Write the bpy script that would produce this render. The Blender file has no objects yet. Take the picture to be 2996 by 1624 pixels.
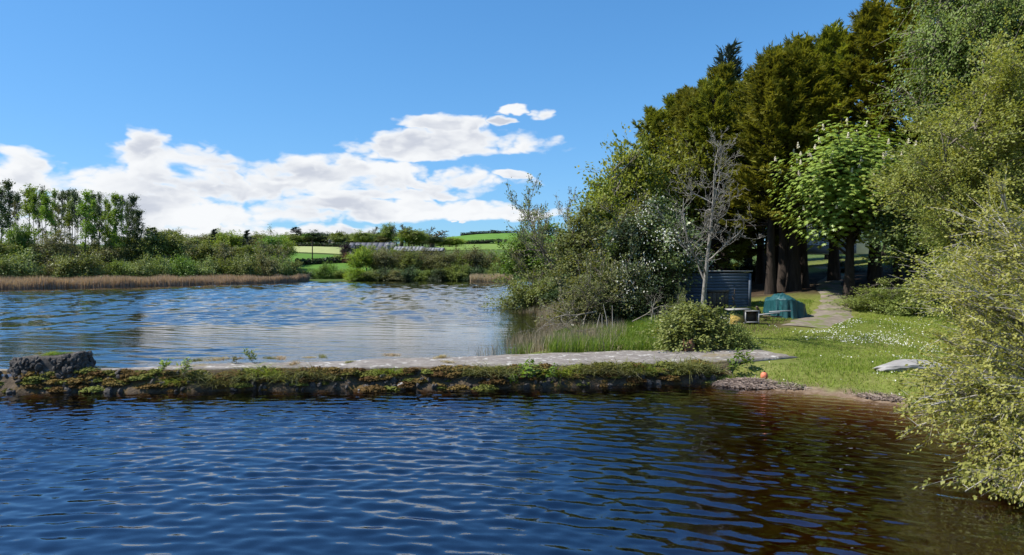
import bpy, math, random
import numpy as np
from mathutils import Vector

random.seed(11)
rng = np.random.default_rng(11)
S = bpy.context.scene
COL = S.collection
R = math.radians

# ------------------------------------------------------------------ camera, sky, sun, exposure
CH = 4.5                       # eye height above the pond (bridge parapet)
FPX, CX, HY = 2000.0, 1498.0, 775.0   # focal length / principal column / horizon row of the survey photo
cam_d = bpy.data.cameras.new('camera')
cam = bpy.data.objects.new('camera', cam_d)
COL.objects.link(cam)
cam.location = (0, 0, CH)
cam.rotation_euler = (R(90), 0, 0)
cam_d.sensor_width = 36
cam_d.lens = 36 * FPX / 2996
cam_d.shift_y = -(812 - HY) / 2996
cam_d.clip_start = 0.1
cam_d.clip_end = 12000
S.camera = cam

SUN_AZ, SUN_EL = R(-96), R(51)           # azimuth from +Y towards +X
to_sun = Vector((math.sin(SUN_AZ) * math.cos(SUN_EL), math.cos(SUN_AZ) * math.cos(SUN_EL), math.sin(SUN_EL)))
sun_d = bpy.data.lights.new('sun', 'SUN')
sun_d.energy = 5.0
sun_d.angle = R(0.53)
sun_d.color = (1.0, 0.945, 0.86)
sun = bpy.data.objects.new('sun', sun_d)
COL.objects.link(sun)
sun.location = (-40, 10, 60)
sun.rotation_euler = to_sun.to_track_quat('Z', 'Y').to_euler()

S.view_settings.view_transform = 'Standard'
S.view_settings.look = 'None'
S.view_settings.gamma = 1
S.view_settings.use_curve_mapping = False
S.view_settings.exposure = 0.6
S.cycles.use_denoising = True
S.cycles.max_bounces = 7
S.cycles.diffuse_bounces = 2
S.cycles.glossy_bounces = 3
S.cycles.transmission_bounces = 3
S.cycles.transparent_max_bounces = 8
S.cycles.caustics_reflective = False
S.cycles.caustics_refractive = False
S.cycles.sample_clamp_indirect = 4
S.render.use_persistent_data = False

SKY_STRENGTH = 0.15


class NT:
    """small helper around a node tree"""
    def __init__(self, tree):
        self.t = tree
        self.n = tree.nodes
        self.l = tree.links

    def new(self, typ, **kw):
        n = self.n.new(typ)
        for k, v in kw.items():
            setattr(n, k, v)
        return n

    def put(self, sock, v):
        if isinstance(v, bpy.types.NodeSocket):
            self.l.new(v, sock)
        elif v is not None:
            sock.default_value = v

    def math(self, op, a, b=None, c=None, clamp=False):
        n = self.new('ShaderNodeMath', operation=op, use_clamp=clamp)
        self.put(n.inputs[0], a)
        if b is not None:
            self.put(n.inputs[1], b)
        if c is not None:
            self.put(n.inputs[2], c)
        return n.outputs[0]

    def smooth(self, x, lo, hi, a=0.0, b=1.0):
        n = self.new('ShaderNodeMapRange', interpolation_type='SMOOTHSTEP')
        self.put(n.inputs[0], x)
        n.inputs[1].default_value = lo
        n.inputs[2].default_value = hi
        n.inputs[3].default_value = a
        n.inputs[4].default_value = b
        return n.outputs[0]

    def noise(self, vec, scale, detail=4, rough=0.55, dist=0.0):
        n = self.new('ShaderNodeTexNoise')
        if vec is not None:
            self.l.new(vec, n.inputs['Vector'])
        n.inputs['Scale'].default_value = scale
        n.inputs['Detail'].default_value = detail
        n.inputs['Roughness'].default_value = rough
        n.inputs['Distortion'].default_value = dist
        return n.outputs[0]

    def mapping(self, vec, scale=(1, 1, 1), rot=(0, 0, 0), loc=(0, 0, 0)):
        n = self.new('ShaderNodeMapping')
        self.l.new(vec, n.inputs[0])
        n.inputs['Scale'].default_value = scale
        n.inputs['Rotation'].default_value = rot
        n.inputs['Location'].default_value = loc
        return n.outputs[0]

    def ramp(self, fac, stops):
        n = self.new('ShaderNodeValToRGB')
        self.put(n.inputs[0], fac)
        e = n.color_ramp.elements
        while len(e) < len(stops):
            e.new(0.5)
        for el, (p, c) in zip(e, stops):
            el.position = p
            el.color = (*c, 1) if len(c) == 3 else c
        return n.outputs[0]

    def mix(self, fac, a, b, blend='MIX'):
        n = self.new('ShaderNodeMix', data_type='RGBA', blend_type=blend)
        self.put(n.inputs[0], fac)
        self.put(n.inputs[6], a if not isinstance(a, tuple) else (*a, 1))
        self.put(n.inputs[7], b if not isinstance(b, tuple) else (*b, 1))
        return n.outputs[2]


# --- world: clear spring sky with a bank of fair-weather cumulus low down, all round
world = bpy.data.worlds.new('World')
S.world = world
world.use_nodes = True
world.cycles.sampling_method = 'MANUAL'
world.cycles.sample_map_resolution = 256
W = NT(world.node_tree)
W.n.clear()
sky = W.new('ShaderNodeTexSky', sky_type='NISHITA')
sky.sun_disc = False
sky.sun_elevation = SUN_EL
sky.sun_rotation = SUN_AZ
sky.air_density = 1.0
sky.dust_density = 0.25
sky.ozone_density = 3.0
sky.altitude = 0
tc = W.new('ShaderNodeTexCoord')
sp = W.new('ShaderNodeSeparateXYZ')
W.l.new(tc.outputs['Generated'], sp.inputs[0])
dx, dy, dz = sp.outputs
az = W.math('ARCTAN2', dx, dy)
hyp = W.math('SQRT', W.math('ADD', W.math('MULTIPLY', dx, dx), W.math('MULTIPLY', dy, dy)))
tel = W.math('DIVIDE', dz, W.math('MAXIMUM', hyp, 0.02))
cv = W.new('ShaderNodeCombineXYZ')
W.l.new(az, cv.inputs[0])
W.l.new(tel, cv.inputs[1])
cvec = cv.outputs[0]
# wobble the coordinates so that outlines billow
wob = W.new('ShaderNodeTexNoise')
W.l.new(W.mapping(cvec, (1, 1.9, 1)), wob.inputs['Vector'])
wob.inputs['Scale'].default_value = 9
wob.inputs['Detail'].default_value = 4
wob.inputs['Roughness'].default_value = 0.62
wsub = W.new('ShaderNodeVectorMath', operation='SUBTRACT')
W.l.new(wob.outputs[1], wsub.inputs[0])
wsub.inputs[1].default_value = (0.5, 0.5, 0.5)
wsc = W.new('ShaderNodeVectorMath', operation='MULTIPLY')
W.l.new(wsub.outputs[0], wsc.inputs[0])
wsc.inputs[1].default_value = (0.10, 0.035, 0)
wadd = W.new('ShaderNodeVectorMath', operation='ADD')
W.l.new(cvec, wadd.inputs[0])
W.l.new(wsc.outputs[0], wadd.inputs[1])
wsp = W.new('ShaderNodeSeparateXYZ')
W.l.new(wadd.outputs[0], wsp.inputs[0])
u, v = wsp.outputs[0], wsp.outputs[1]
CLOUDS = [  # centre column, row, half width, half height above, half height below (survey pixels)
    (1330, 432, 300, 58, 26), (1225, 452, 160, 50, 20), (1300, 366, 120, 34, 12), (1510, 330, 46, 20, 12), (1585, 347, 28, 20, 14), (1478, 360, 34, 14, 8), (1180, 415, 90, 22, 14),
    (455, 520, 160, 122, 90), (330, 520, 150, 60, 60), (50, 520, 130, 75, 80), (-120, 520, 160, 70, 80),
    (700, 545, 360, 82, 50), (940, 505, 190, 62, 50), (1200, 535, 270, 60, 34), (1200, 572, 190, 34, 18), (1480, 516, 60, 14, 8),
    (380, 610, 560, 60, 90), (760, 620, 300, 40, 40), (1010, 606, 300, 34, 22), (1410, 632, 190, 46, 22), (1200, 628, 200, 28, 22),
    (560, 678, 520, 34, 40), (930, 684, 230, 26, 20), (150, 660, 300, 50, 60), (-300, 600, 330, 70, 110),
    (1355, 655, 14, 6, 5), (1325, 652, 12, 6, 4),
]
field = None
for (px, py, hw, hu, hd) in CLOUDS:
    a0 = math.atan((px - CX) / FPX)
    c0 = math.cos(a0)
    t0 = (HY - py) / FPX * c0
    sa = hw / FPX * c0 * c0
    du = W.math('DIVIDE', W.math('SUBTRACT', u, a0), sa)
    dv = W.math('SUBTRACT', v, t0)
    up = W.math('DIVIDE', W.math('MAXIMUM', dv, 0.0), hu / FPX * c0)
    dn = W.math('DIVIDE', W.math('MINIMUM', dv, 0.0), hd / FPX * c0)
    d2 = W.math('ADD', W.math('MULTIPLY', du, du), W.math('ADD', W.math('MULTIPLY', up, up), W.math('MULTIPLY', dn, dn)))
    f = W.math('SUBTRACT', 1.0, d2)
    field = f if field is None else W.math('SMOOTH_MAX', field, f, 0.12)
# the same kind of cloud goes on round the rest of the horizon
gen = W.noise(W.mapping(cvec, (1.0, 3.6, 1), loc=(3.1, 0, 0)), 2.6, 6, 0.6)
band = W.math('MULTIPLY', W.smooth(tel, 0.02, 0.08), W.smooth(tel, 0.30, 0.16))
side = W.smooth(W.math('ABSOLUTE', az), 0.72, 0.95)
genf = W.math('SUBTRACT', W.math('MULTIPLY', W.math('MULTIPLY', W.math('SUBTRACT', gen, 0.42), 9.0), W.math('MULTIPLY', band, side)), 0.25)
genf = W.math('SUBTRACT', genf, W.math('MULTIPLY', W.math('SUBTRACT', 1.0, W.math('MULTIPLY', band, side)), 4.0))
field = W.math('MAXIMUM', field, genf)
fine = W.noise(W.mapping(cvec, (1, 2.2, 1)), 34, 4, 0.6)
fine2 = W.noise(W.mapping(cvec, (1, 3.2, 1), loc=(1.7, 4.0, 0)), 6.5, 3, 0.55)


def puffs(off=(0, 0, 0)):
    """rounded cauliflower heads parted by sharp creases (billow noise)"""
    tot = None
    for sc, w_ in ((11, 1.0), (23, 0.55), (47, 0.3)):
        n = W.noise(W.mapping(wadd.outputs[0], (1, 1.7, 1), loc=(off[0] + sc, off[1], 0)), sc, 0, 0.5)
        bl = W.math('MULTIPLY', W.math('ABSOLUTE', W.math('SUBTRACT', n, 0.5)), 2 * w_)
        tot = bl if tot is None else W.math('ADD', tot, bl)
    return tot


pf = puffs()
dens = W.math('ADD', field, W.math('ADD', W.math('MULTIPLY', W.math('SUBTRACT', fine, 0.5), 0.9), W.math('MULTIPLY', W.math('SUBTRACT', fine2, 0.5), 2.6)))
dens = W.math('ADD', dens, W.math('MULTIPLY', W.math('SUBTRACT', pf, 0.36), 1.5))
mask = W.smooth(dens, -0.30, 0.55)
mask = W.math('MULTIPLY', mask, W.smooth(tel, -0.01, 0.01))
# each puff is bright where it faces the sun (up and to the left) and soft grey underneath
e1 = W.math('SUBTRACT', pf, puffs((-0.006, 0.013, 0)))
e2 = W.math('SUBTRACT', W.noise(W.mapping(cvec, (1, 2.2, 1), loc=(2, 1, 0)), 5.5, 2, 0.5), W.noise(W.mapping(cvec, (1, 2.2, 1), loc=(1.975, 1.06, 0)), 5.5, 2, 0.5))
emb = W.math('ADD', W.math('MULTIPLY', e1, 0.75), W.math('MULTIPLY', e2, 2.6))
shade = W.smooth(emb, -0.45, 0.34)
body = W.smooth(dens, 0.15, 1.0)
shade = W.math('SUBTRACT', 1.0, W.math('MULTIPLY', W.math('SUBTRACT', 1.0, shade), body))
ccol = W.mix(shade, (2.70, 2.88, 3.28), (4.15, 4.24, 4.34))
hs = W.new('ShaderNodeHueSaturation')
hs.inputs['Saturation'].default_value = 1.18
hs.inputs['Value'].default_value = 1.16
hs.inputs['Hue'].default_value = 0.5
sc1 = W.new('ShaderNodeVectorMath', operation='MULTIPLY_ADD')
W.l.new(sky.outputs[0], sc1.inputs[0])
sc1.inputs[1].default_value = (0.20, 0.17, 0.10)
sc1.inputs[2].default_value = (1, 1, 1)
sc2 = W.new('ShaderNodeVectorMath', operation='DIVIDE')
W.l.new(sky.outputs[0], sc2.inputs[0])
W.l.new(sc1.outputs[0], sc2.inputs[1])
W.l.new(sc2.outputs[0], hs.inputs['Color'])
skyc = W.mix(1.0, hs.outputs[0], (0.56, 0.88, 0.97), 'MULTIPLY')
final = W.mix(mask, skyc, ccol)
bg = W.new('ShaderNodeBackground')
bg.inputs[1].default_value = SKY_STRENGTH
W.l.new(final, bg.inputs[0])
wo = W.new('ShaderNodeOutputWorld')
W.l.new(bg.outputs[0], wo.inputs[0])

# ------------------------------------------------------------------ generic helpers


def wx(px, Y):
    return (px - CX) / FPX * Y


def wz(py, Y):
    return CH + (HY - py) / FPX * Y


def smoothstep(a, b, x):
    t = np.clip((x - a) / (b - a), 0, 1)
    return t * t * (3 - 2 * t)


def hash2(ix, iy, seed):
    h = (ix.astype(np.int64) * 374761393 + iy.astype(np.int64) * 668265263 + seed * 1442695041) & 0x7fffffff
    h = ((h ^ (h >> 13)) * 1274126177) & 0x7fffffff
    return ((h ^ (h >> 16)) & 0xffff) / 65535.0


def vnoise(x, y, seed=0):
    x = np.asarray(x, float)
    y = np.asarray(y, float)
    ix, iy = np.floor(x), np.floor(y)
    fx, fy = x - ix, y - iy
    fx = fx * fx * (3 - 2 * fx)
    fy = fy * fy * (3 - 2 * fy)
    a = hash2(ix, iy, seed)
    b = hash2(ix + 1, iy, seed)
    c = hash2(ix, iy + 1, seed)
    d = hash2(ix + 1, iy + 1, seed)
    return (a * (1 - fx) + b * fx) * (1 - fy) + (c * (1 - fx) + d * fx) * fy


def fbm(x, y, seed=0, octv=4):
    s, a, t = 0, 0.5, 0
    for o in range(octv):
        s = s + a * vnoise(x * 2 ** o, y * 2 ** o, seed + o * 17)
        t += a
        a *= 0.5
    return s / t


def make_mesh(name, V, quads=None, tris=None, smooth=False, var=None, col=None):
    V = np.asarray(V, np.float32)
    me = bpy.data.meshes.new(name)
    me.vertices.add(len(V))
    me.vertices.foreach_set('co', V.ravel())
    parts, starts, off = [], [], 0
    if quads is not None and len(quads):
        q = np.asarray(quads, np.int32)
        parts.append(q.ravel())
        starts.append(np.arange(len(q)) * 4 + off)
        off += q.size
    if tris is not None and len(tris):
        t = np.asarray(tris, np.int32)
        parts.append(t.ravel())
        starts.append(np.arange(len(t)) * 3 + off)
        off += t.size
    loops = np.concatenate(parts)
    st = np.concatenate(starts).astype(np.int32)
    me.loops.add(len(loops))
    me.loops.foreach_set('vertex_index', loops)
    me.polygons.add(len(st))
    me.polygons.foreach_set('loop_start', st)
    if smooth:
        me.polygons.foreach_set('use_smooth', np.ones(len(st), bool))
    me.update(calc_edges=True)
    if var is not None:
        a = me.attributes.new('var', 'FLOAT', 'POINT')
        a.data.foreach_set('value', np.asarray(var, np.float32))
    if col is not None:
        a = me.attributes.new('Col', 'FLOAT_COLOR', 'POINT')
        c = np.ones((len(V), 4), np.float32)
        c[:, :3] = col
        a.data.foreach_set('color', c.ravel())
    return me


class Geo:
    """accumulates vertices, quads and triangles"""
    def __init__(self):
        self.V, self.Q, self.T, self.A, self.n = [], [], [], [], 0

    def add(self, V, Q=None, T=None, var=None):
        V = np.asarray(V, float).reshape(-1, 3)
        if Q is not None and len(Q):
            self.Q.append(np.asarray(Q) + self.n)
        if T is not None and len(T):
            self.T.append(np.asarray(T) + self.n)
        self.A.append(np.full(len(V), 0.5) if var is None else np.broadcast_to(np.asarray(var, float), (len(V),)))
        self.V.append(V)
        self.n += len(V)
        return self

    def box(self, c, s, rz=0.0, taper=1.0, var=None, tilt=(0, 0)):
        c = np.asarray(c, float)
        x, y, z = np.asarray(s, float) / 2
        P = np.array([[-x, -y, -z], [x, -y, -z], [x, y, -z], [-x, y, -z],
                      [-x * taper, -y * taper, z], [x * taper, -y * taper, z], [x * taper, y * taper, z], [-x * taper, y * taper, z]])
        if tilt[0]:
            ct, st_ = math.cos(tilt[0]), math.sin(tilt[0])
            P = P @ np.array([[1, 0, 0], [0, ct, st_], [0, -st_, ct]])
        if tilt[1]:
            ct, st_ = math.cos(tilt[1]), math.sin(tilt[1])
            P = P @ np.array([[ct, 0, -st_], [0, 1, 0], [st_, 0, ct]])
        cz, sz = math.cos(rz), math.sin(rz)
        P = P @ np.array([[cz, sz, 0], [-sz, cz, 0], [0, 0, 1]])
        return self.add(P + c, [[0, 3, 2, 1], [4, 5, 6, 7], [0, 1, 5, 4], [1, 2, 6, 5], [2, 3, 7, 6], [3, 0, 4, 7]], var=var)

    def tubes(self, P, rad, k=5, var=None):
        """P (N,S,3) paths, rad (N,S)"""
        P = np.asarray(P, float)
        rad = np.asarray(rad, float)
        N, Sg, _ = P.shape
        T = np.gradient(P, axis=1)
        T /= np.linalg.norm(T, axis=2, keepdims=True) + 1e-9
        ref = np.where(np.abs(T[..., 2:3]) > 0.9, np.array([1.0, 0, 0]), np.array([0, 0, 1.0]))
        A = np.cross(T, ref)
        A /= np.linalg.norm(A, axis=2, keepdims=True) + 1e-9
        B = np.cross(T, A)
        ang = np.arange(k) * 2 * np.pi / k
        ring = A[:, :, None, :] * np.cos(ang)[None, None, :, None] + B[:, :, None, :] * np.sin(ang)[None, None, :, None]
        V = P[:, :, None, :] + ring * rad[:, :, None, None]
        i = np.arange(N)[:, None, None] * Sg * k
        s = np.arange(Sg - 1)[None, :, None] * k
        j = np.arange(k)[None, None, :]
        j2 = (j + 1) % k
        Q = np.stack([i + s + j, i + s + j2, i + s + k + j2, i + s + k + j], -1).reshape(-1, 4)
        vv = None
        if var is not None:
            vv = np.repeat(np.broadcast_to(np.asarray(var, float), (N,)), Sg * k)
        return self.add(V.reshape(-1, 3), Q, var=vv)

    def leaves(self, C, D, Nn, L, Wd, var=None):
        """diamond leaves: centre C, axis D, normal Nn"""
        C = np.asarray(C, float)
        M = len(C)
        D = D / (np.linalg.norm(D, axis=1, keepdims=True) + 1e-9)
        Sd = np.cross(D, Nn)
        Sd /= np.linalg.norm(Sd, axis=1, keepdims=True) + 1e-9
        L = np.broadcast_to(np.asarray(L, float), (M,))[:, None]
        Wd = np.broadcast_to(np.asarray(Wd, float), (M,))[:, None]
        V = np.stack([C - D * L / 2, C + Sd * Wd / 2 - D * L * 0.05, C + D * L / 2, C - Sd * Wd / 2 - D * L * 0.05], 1).reshape(-1, 3)
        Q = (np.arange(M) * 4)[:, None] + np.array([0, 1, 2, 3])
        vv = None if var is None else np.repeat(np.broadcast_to(np.asarray(var, float), (M,)), 4)
        return self.add(V, Q, var=vv)

    def blades(self, P, H, Wd, lean, var=None):
        """grass or reed blades: root P, height H, width, lean vector (M,3) at the tip"""
        M = len(P)
        H = np.broadcast_to(np.asarray(H, float), (M,))[:, None]
        Wd = np.broadcast_to(np.asarray(Wd, float), (M,))[:, None]
        a = rng.uniform(0, 2 * np.pi, M)
        sd = np.stack([np.cos(a), np.sin(a), np.zeros(M)], 1) * Wd / 2
        up = np.array([0, 0, 1.0]) * H
        mid = P + up * 0.55 + lean * 0.3
        V = np.stack([P - sd, P + sd, mid + sd * 0.8, mid - sd * 0.8, P + up + lean], 1).reshape(-1, 3)
        b = (np.arange(M) * 5)[:, None]
        vv = None if var is None else np.repeat(np.broadcast_to(np.asarray(var, float), (M,)), 5)
        return self.add(V, b + np.array([0, 1, 2, 3]), b + np.array([3, 2, 4]), var=vv)

    def mesh(self, name, smooth=False):
        V = np.concatenate(self.V)
        Q = np.concatenate(self.Q) if self.Q else None
        T = np.concatenate(self.T) if self.T else None
        return make_mesh(name, V, Q, T, smooth, var=np.concatenate(self.A))


def obj(name, me, mat=None, parent=None, loc=(0, 0, 0), rot=(0, 0, 0), scale=(1, 1, 1)):
    o = bpy.data.objects.new(name, me)
    COL.objects.link(o)
    if mat is not None:
        if me.materials:
            o.material_slots[0].link = 'OBJECT'
            o.material_slots[0].material = mat
        else:
            me.materials.append(mat)
            o.material_slots[0].link = 'OBJECT'
            o.material_slots[0].material = mat
    o.location = loc
    o.rotation_euler = rot
    o.scale = scale
    if parent is not None:
        o.parent = parent
    return o


def tag(o, label, cat, group=None):
    o['label'] = label
    o['category'] = cat
    if group:
        o['group'] = group
    return o


def thing(name, label, cat, loc=(0, 0, 0), rz=0.0, scale=(1, 1, 1), group=None):
    o = bpy.data.objects.new(name, None)
    COL.objects.link(o)
    o.location = loc
    o.rotation_euler = (0, 0, rz)
    o.scale = scale
    o.empty_display_size = 0.2
    return tag(o, label, cat, group)


def struct(name, me, mat, parent=None):
    o = obj(name, me, mat, parent)
    if parent is None:
        o['kind'] = 'structure'
    return o


def stuff(name, me, mat, label, cat):
    o = obj(name, me, mat)
    o['kind'] = 'stuff'
    return tag(o, label, cat)


ORD = ['first', 'second', 'third', 'fourth', 'fifth', 'sixth', 'seventh', 'eighth', 'ninth', 'tenth', 'eleventh', 'twelfth', 'thirteenth',
       'fourteenth', 'fifteenth', 'sixteenth', 'seventeenth', 'eighteenth', 'nineteenth', 'twentieth', 'twenty-first', 'twenty-second',
       'twenty-third', 'twenty-fourth', 'twenty-fifth', 'twenty-sixth', 'twenty-seventh', 'twenty-eighth', 'twenty-ninth', 'thirtieth']

# ------------------------------------------------------------------ materials


def new_mat(name):
    m = bpy.data.materials.new(name)
    m.use_nodes = True
    t = NT(m.node_tree)
    t.n.clear()
    out = t.new('ShaderNodeOutputMaterial')
    return m, t, out


def leaf_mat(name, c0, c1, trans=0.33, rough=0.5, spec=0.25, obj_var=0.35):
    m, t, out = new_mat(name)
    a = t.new('ShaderNodeAttribute', attribute_name='var')
    col = t.mix(a.outputs['Fac'], c0, c1)
    oi = t.new('ShaderNodeObjectInfo')
    hsv = t.new('ShaderNodeHueSaturation')
    t.l.new(col, hsv.inputs['Color'])
    t.l.new(t.math('ADD', t.math('MULTIPLY', oi.outputs['Random'], obj_var), 1 - obj_var / 2), hsv.inputs['Value'])
    t.l.new(t.math('ADD', t.math('MULTIPLY', oi.outputs['Random'], 0.03), 0.485), hsv.inputs['Hue'])
    p = t.new('ShaderNodeBsdfPrincipled')
    t.l.new(hsv.outputs[0], p.inputs['Base Color'])
    p.inputs['Roughness'].default_value = rough
    p.inputs['Specular IOR Level'].default_value = spec
    tr = t.new('ShaderNodeBsdfTranslucent')
    t.l.new(t.mix(1.0, hsv.outputs[0], (1.35, 1.3, 0.6), 'MULTIPLY'), tr.inputs[0])
    mx = t.new('ShaderNodeMixShader')
    mx.inputs[0].default_value = trans
    t.l.new(p.outputs[0], mx.inputs[1])
    t.l.new(tr.outputs[0], mx.inputs[2])
    t.l.new(mx.outputs[0], out.inputs[0])
    return m


def rough_mat(name, c0, c1, scale=8, stretch=(1, 1, 1), rough=0.9, bump=0.4, bdist=0.02, c2=None, s2=2.0, lo=0.3, hi=0.7, spec=0.2, use_var=False, t2=(0.5, 0.62), objvar=0.35):
    m, t, out = new_mat(name)
    tcn = t.new('ShaderNodeTexCoord')
    vec = t.mapping(tcn.outputs['Object'], stretch)
    n1 = t.noise(vec, scale, 6, 0.62)
    col = t.ramp(n1, [(lo, c0), (hi, c1)])
    if c2 is not None:
        n2 = t.noise(t.mapping(tcn.outputs['Object'], (1, 1, 1), loc=(5, 3, 1)), s2, 5, 0.65)
        col = t.mix(t.smooth(n2, t2[0], t2[1]), col, c2)
    if use_var:
        a = t.new('ShaderNodeAttribute', attribute_name='var')
        hv = t.new('ShaderNodeHueSaturation')
        t.l.new(col, hv.inputs['Color'])
        t.l.new(t.math('ADD', a.outputs['Fac'], 0.5), hv.inputs['Value'])
        col = hv.outputs[0]
    oi = t.new('ShaderNodeObjectInfo')
    hsv = t.new('ShaderNodeHueSaturation')
    t.l.new(col, hsv.inputs['Color'])
    t.l.new(t.math('ADD', t.math('MULTIPLY', oi.outputs['Random'], objvar), 1.0 - objvar / 2), hsv.inputs['Value'])
    p = t.new('ShaderNodeBsdfPrincipled')
    t.l.new(hsv.outputs[0], p.inputs['Base Color'])
    p.inputs['Roughness'].default_value = rough
    p.inputs['Specular IOR Level'].default_value = spec
    b = t.new('ShaderNodeBump')
    b.inputs['Strength'].default_value = bump
    b.inputs['Distance'].default_value = bdist
    t.l.new(t.noise(vec, scale * 2, 6, 0.65), b.inputs['Height'])
    t.l.new(b.outputs[0], p.inputs['Normal'])
    t.l.new(p.outputs[0], out.inputs[0])
    return m


M = {}
M['cypress'] = leaf_mat('cypress_foliage', (0.105, 0.122, 0.022), (0.275, 0.278, 0.040), 0.28, 0.6, 0.15, 0.25)
M['spruce'] = leaf_mat('spruce_needles', (0.028, 0.045, 0.040), (0.055, 0.080, 0.066), 0.12, 0.6, 0.2)
M['pine'] = leaf_mat('pine_needles', (0.057, 0.091, 0.045), (0.122, 0.170, 0.066), 0.2, 0.6, 0.2)
M['larch'] = leaf_mat('larch_leaf', (0.122, 0.192, 0.029), (0.216, 0.310, 0.040), 0.35)
M['chestnut'] = leaf_mat('chestnut_leaf', (0.165, 0.24, 0.04), (0.31, 0.375, 0.07), 0.36, 0.42, 0.35)
M['sallow'] = leaf_mat('sallow_leaf', (0.215, 0.240, 0.055), (0.400, 0.405, 0.105), 0.36, 0.5, 0.25, 0.06)
M['willow'] = leaf_mat('willow_leaf', (0.178, 0.22, 0.052), (0.325, 0.36, 0.09), 0.35, 0.5, 0.25, 0.06)
M['birch'] = leaf_mat('birch_leaf', (0.125, 0.185, 0.042), (0.22, 0.285, 0.066), 0.38, 0.5, 0.25, 0.06)
M['holly'] = leaf_mat('holly_leaf', (0.058, 0.091, 0.029), (0.169, 0.202, 0.066), 0.2, 0.38, 0.45)
M['ivy'] = leaf_mat('ivy_leaf', (0.018, 0.034, 0.012), (0.055, 0.082, 0.024), 0.15, 0.4, 0.4)
M['olive'] = leaf_mat('maple_leaf', (0.128, 0.159, 0.025), (0.284, 0.304, 0.043), 0.36)
M['scrub'] = leaf_mat('scrub_leaf', (0.105, 0.128, 0.038), (0.2, 0.215, 0.066), 0.3)
M['fresh'] = leaf_mat('fresh_leaf', (0.088, 0.162, 0.025), (0.182, 0.277, 0.044), 0.34)
M['oak'] = leaf_mat('oak_leaf', (0.116, 0.159, 0.033), (0.225, 0.271, 0.053), 0.32)
M['grey_willow'] = leaf_mat('grey_willow_leaf', (0.132, 0.172, 0.050), (0.240, 0.287, 0.076), 0.3)
M['dull'] = leaf_mat('budding_leaf', (0.132, 0.133, 0.055), (0.209, 0.208, 0.080), 0.28)
M['bright'] = leaf_mat('bright_leaf', (0.150, 0.219, 0.024), (0.256, 0.331, 0.036), 0.36)
M['darkgreen'] = leaf_mat('dark_leaf', (0.026, 0.048, 0.018), (0.065, 0.098, 0.030), 0.2)
M['copper'] = leaf_mat('copper_leaf', (0.020, 0.012, 0.014), (0.045, 0.026, 0.026), 0.15)
M['russet'] = leaf_mat('russet_leaf', (0.090, 0.035, 0.020), (0.150, 0.065, 0.035), 0.2)
M['bramble'] = leaf_mat('bramble_leaf', (0.115, 0.165, 0.035), (0.29, 0.33, 0.095), 0.3, 0.42, 0.35)
M['blossom'] = leaf_mat('blossom', (0.62, 0.62, 0.55), (0.80, 0.80, 0.74), 0.3, 0.6, 0.1, 0.1)
M['candle'] = leaf_mat('chestnut_blossom', (0.66, 0.60, 0.48), (0.82, 0.78, 0.66), 0.25, 0.6, 0.1, 0.2)
M['reed'] = leaf_mat('dry_reed', (0.36, 0.27, 0.19), (0.5, 0.39, 0.285), 0.25, 0.7, 0.1, 0.0)
M['old_reed'] = leaf_mat('old_reed', (0.200, 0.175, 0.120), (0.330, 0.290, 0.200), 0.25, 0.7, 0.1, 0.0)
M['sedge'] = leaf_mat('green_sedge', (0.090, 0.170, 0.022), (0.200, 0.290, 0.045), 0.36, 0.5, 0.2, 0.0)
M['grass'] = leaf_mat('grass_blade', (0.132, 0.202, 0.029), (0.296, 0.351, 0.059), 0.35, 0.55, 0.15, 0.0)
M['tussock'] = leaf_mat('tussock_grass', (0.111, 0.128, 0.042), (0.299, 0.290, 0.120), 0.3, 0.6, 0.15, 0.3)
M['straw'] = leaf_mat('dead_grass', (0.330, 0.255, 0.160), (0.500, 0.410, 0.280), 0.25, 0.7, 0.1, 0.2)
M['stick'] = leaf_mat('drift_stick', (0.130, 0.095, 0.075), (0.400, 0.320, 0.260), 0.0, 0.8, 0.1, 0.2)
M['daisy'] = leaf_mat('daisy_petal', (0.78, 0.78, 0.74), (0.86, 0.86, 0.84), 0.25, 0.6, 0.1, 0.0)
M['moss'] = leaf_mat('moss_tuft', (0.085, 0.06, 0.022), (0.2, 0.128, 0.045), 0.15, 0.8, 0.05, 0.5)
M['moss_green'] = leaf_mat('green_moss_tuft', (0.098, 0.109, 0.026), (0.210, 0.210, 0.052), 0.15, 0.8, 0.05, 0.5)
M['bark'] = rough_mat('grey_bark', (0.10, 0.085, 0.065), (0.30, 0.27, 0.22), 7, (1, 1, 0.25), 0.9, 0.7, 0.03)
M['bark_dark'] = rough_mat('dark_bark', (0.022, 0.017, 0.014), (0.065, 0.050, 0.040), 5, (1, 1, 0.2), 0.95, 0.8, 0.05)
M['bark_pale'] = rough_mat('pale_bark', (0.15, 0.137, 0.115), (0.40, 0.375, 0.335), 9, (1, 1, 0.3), 0.85, 0.8, 0.02, c2=(0.16, 0.15, 0.12), s2=5)
M['bark_far'] = rough_mat('far_bark', (0.085, 0.075, 0.062), (0.17, 0.155, 0.135), 3, (1, 1, 0.3), 0.95, 0.2, 0.02)
M['twig_pale'] = rough_mat('pale_twig', (0.26, 0.24, 0.20), (0.46, 0.43, 0.38), 4, (1, 1, 1), 0.9, 0.2, 0.01)

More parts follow.
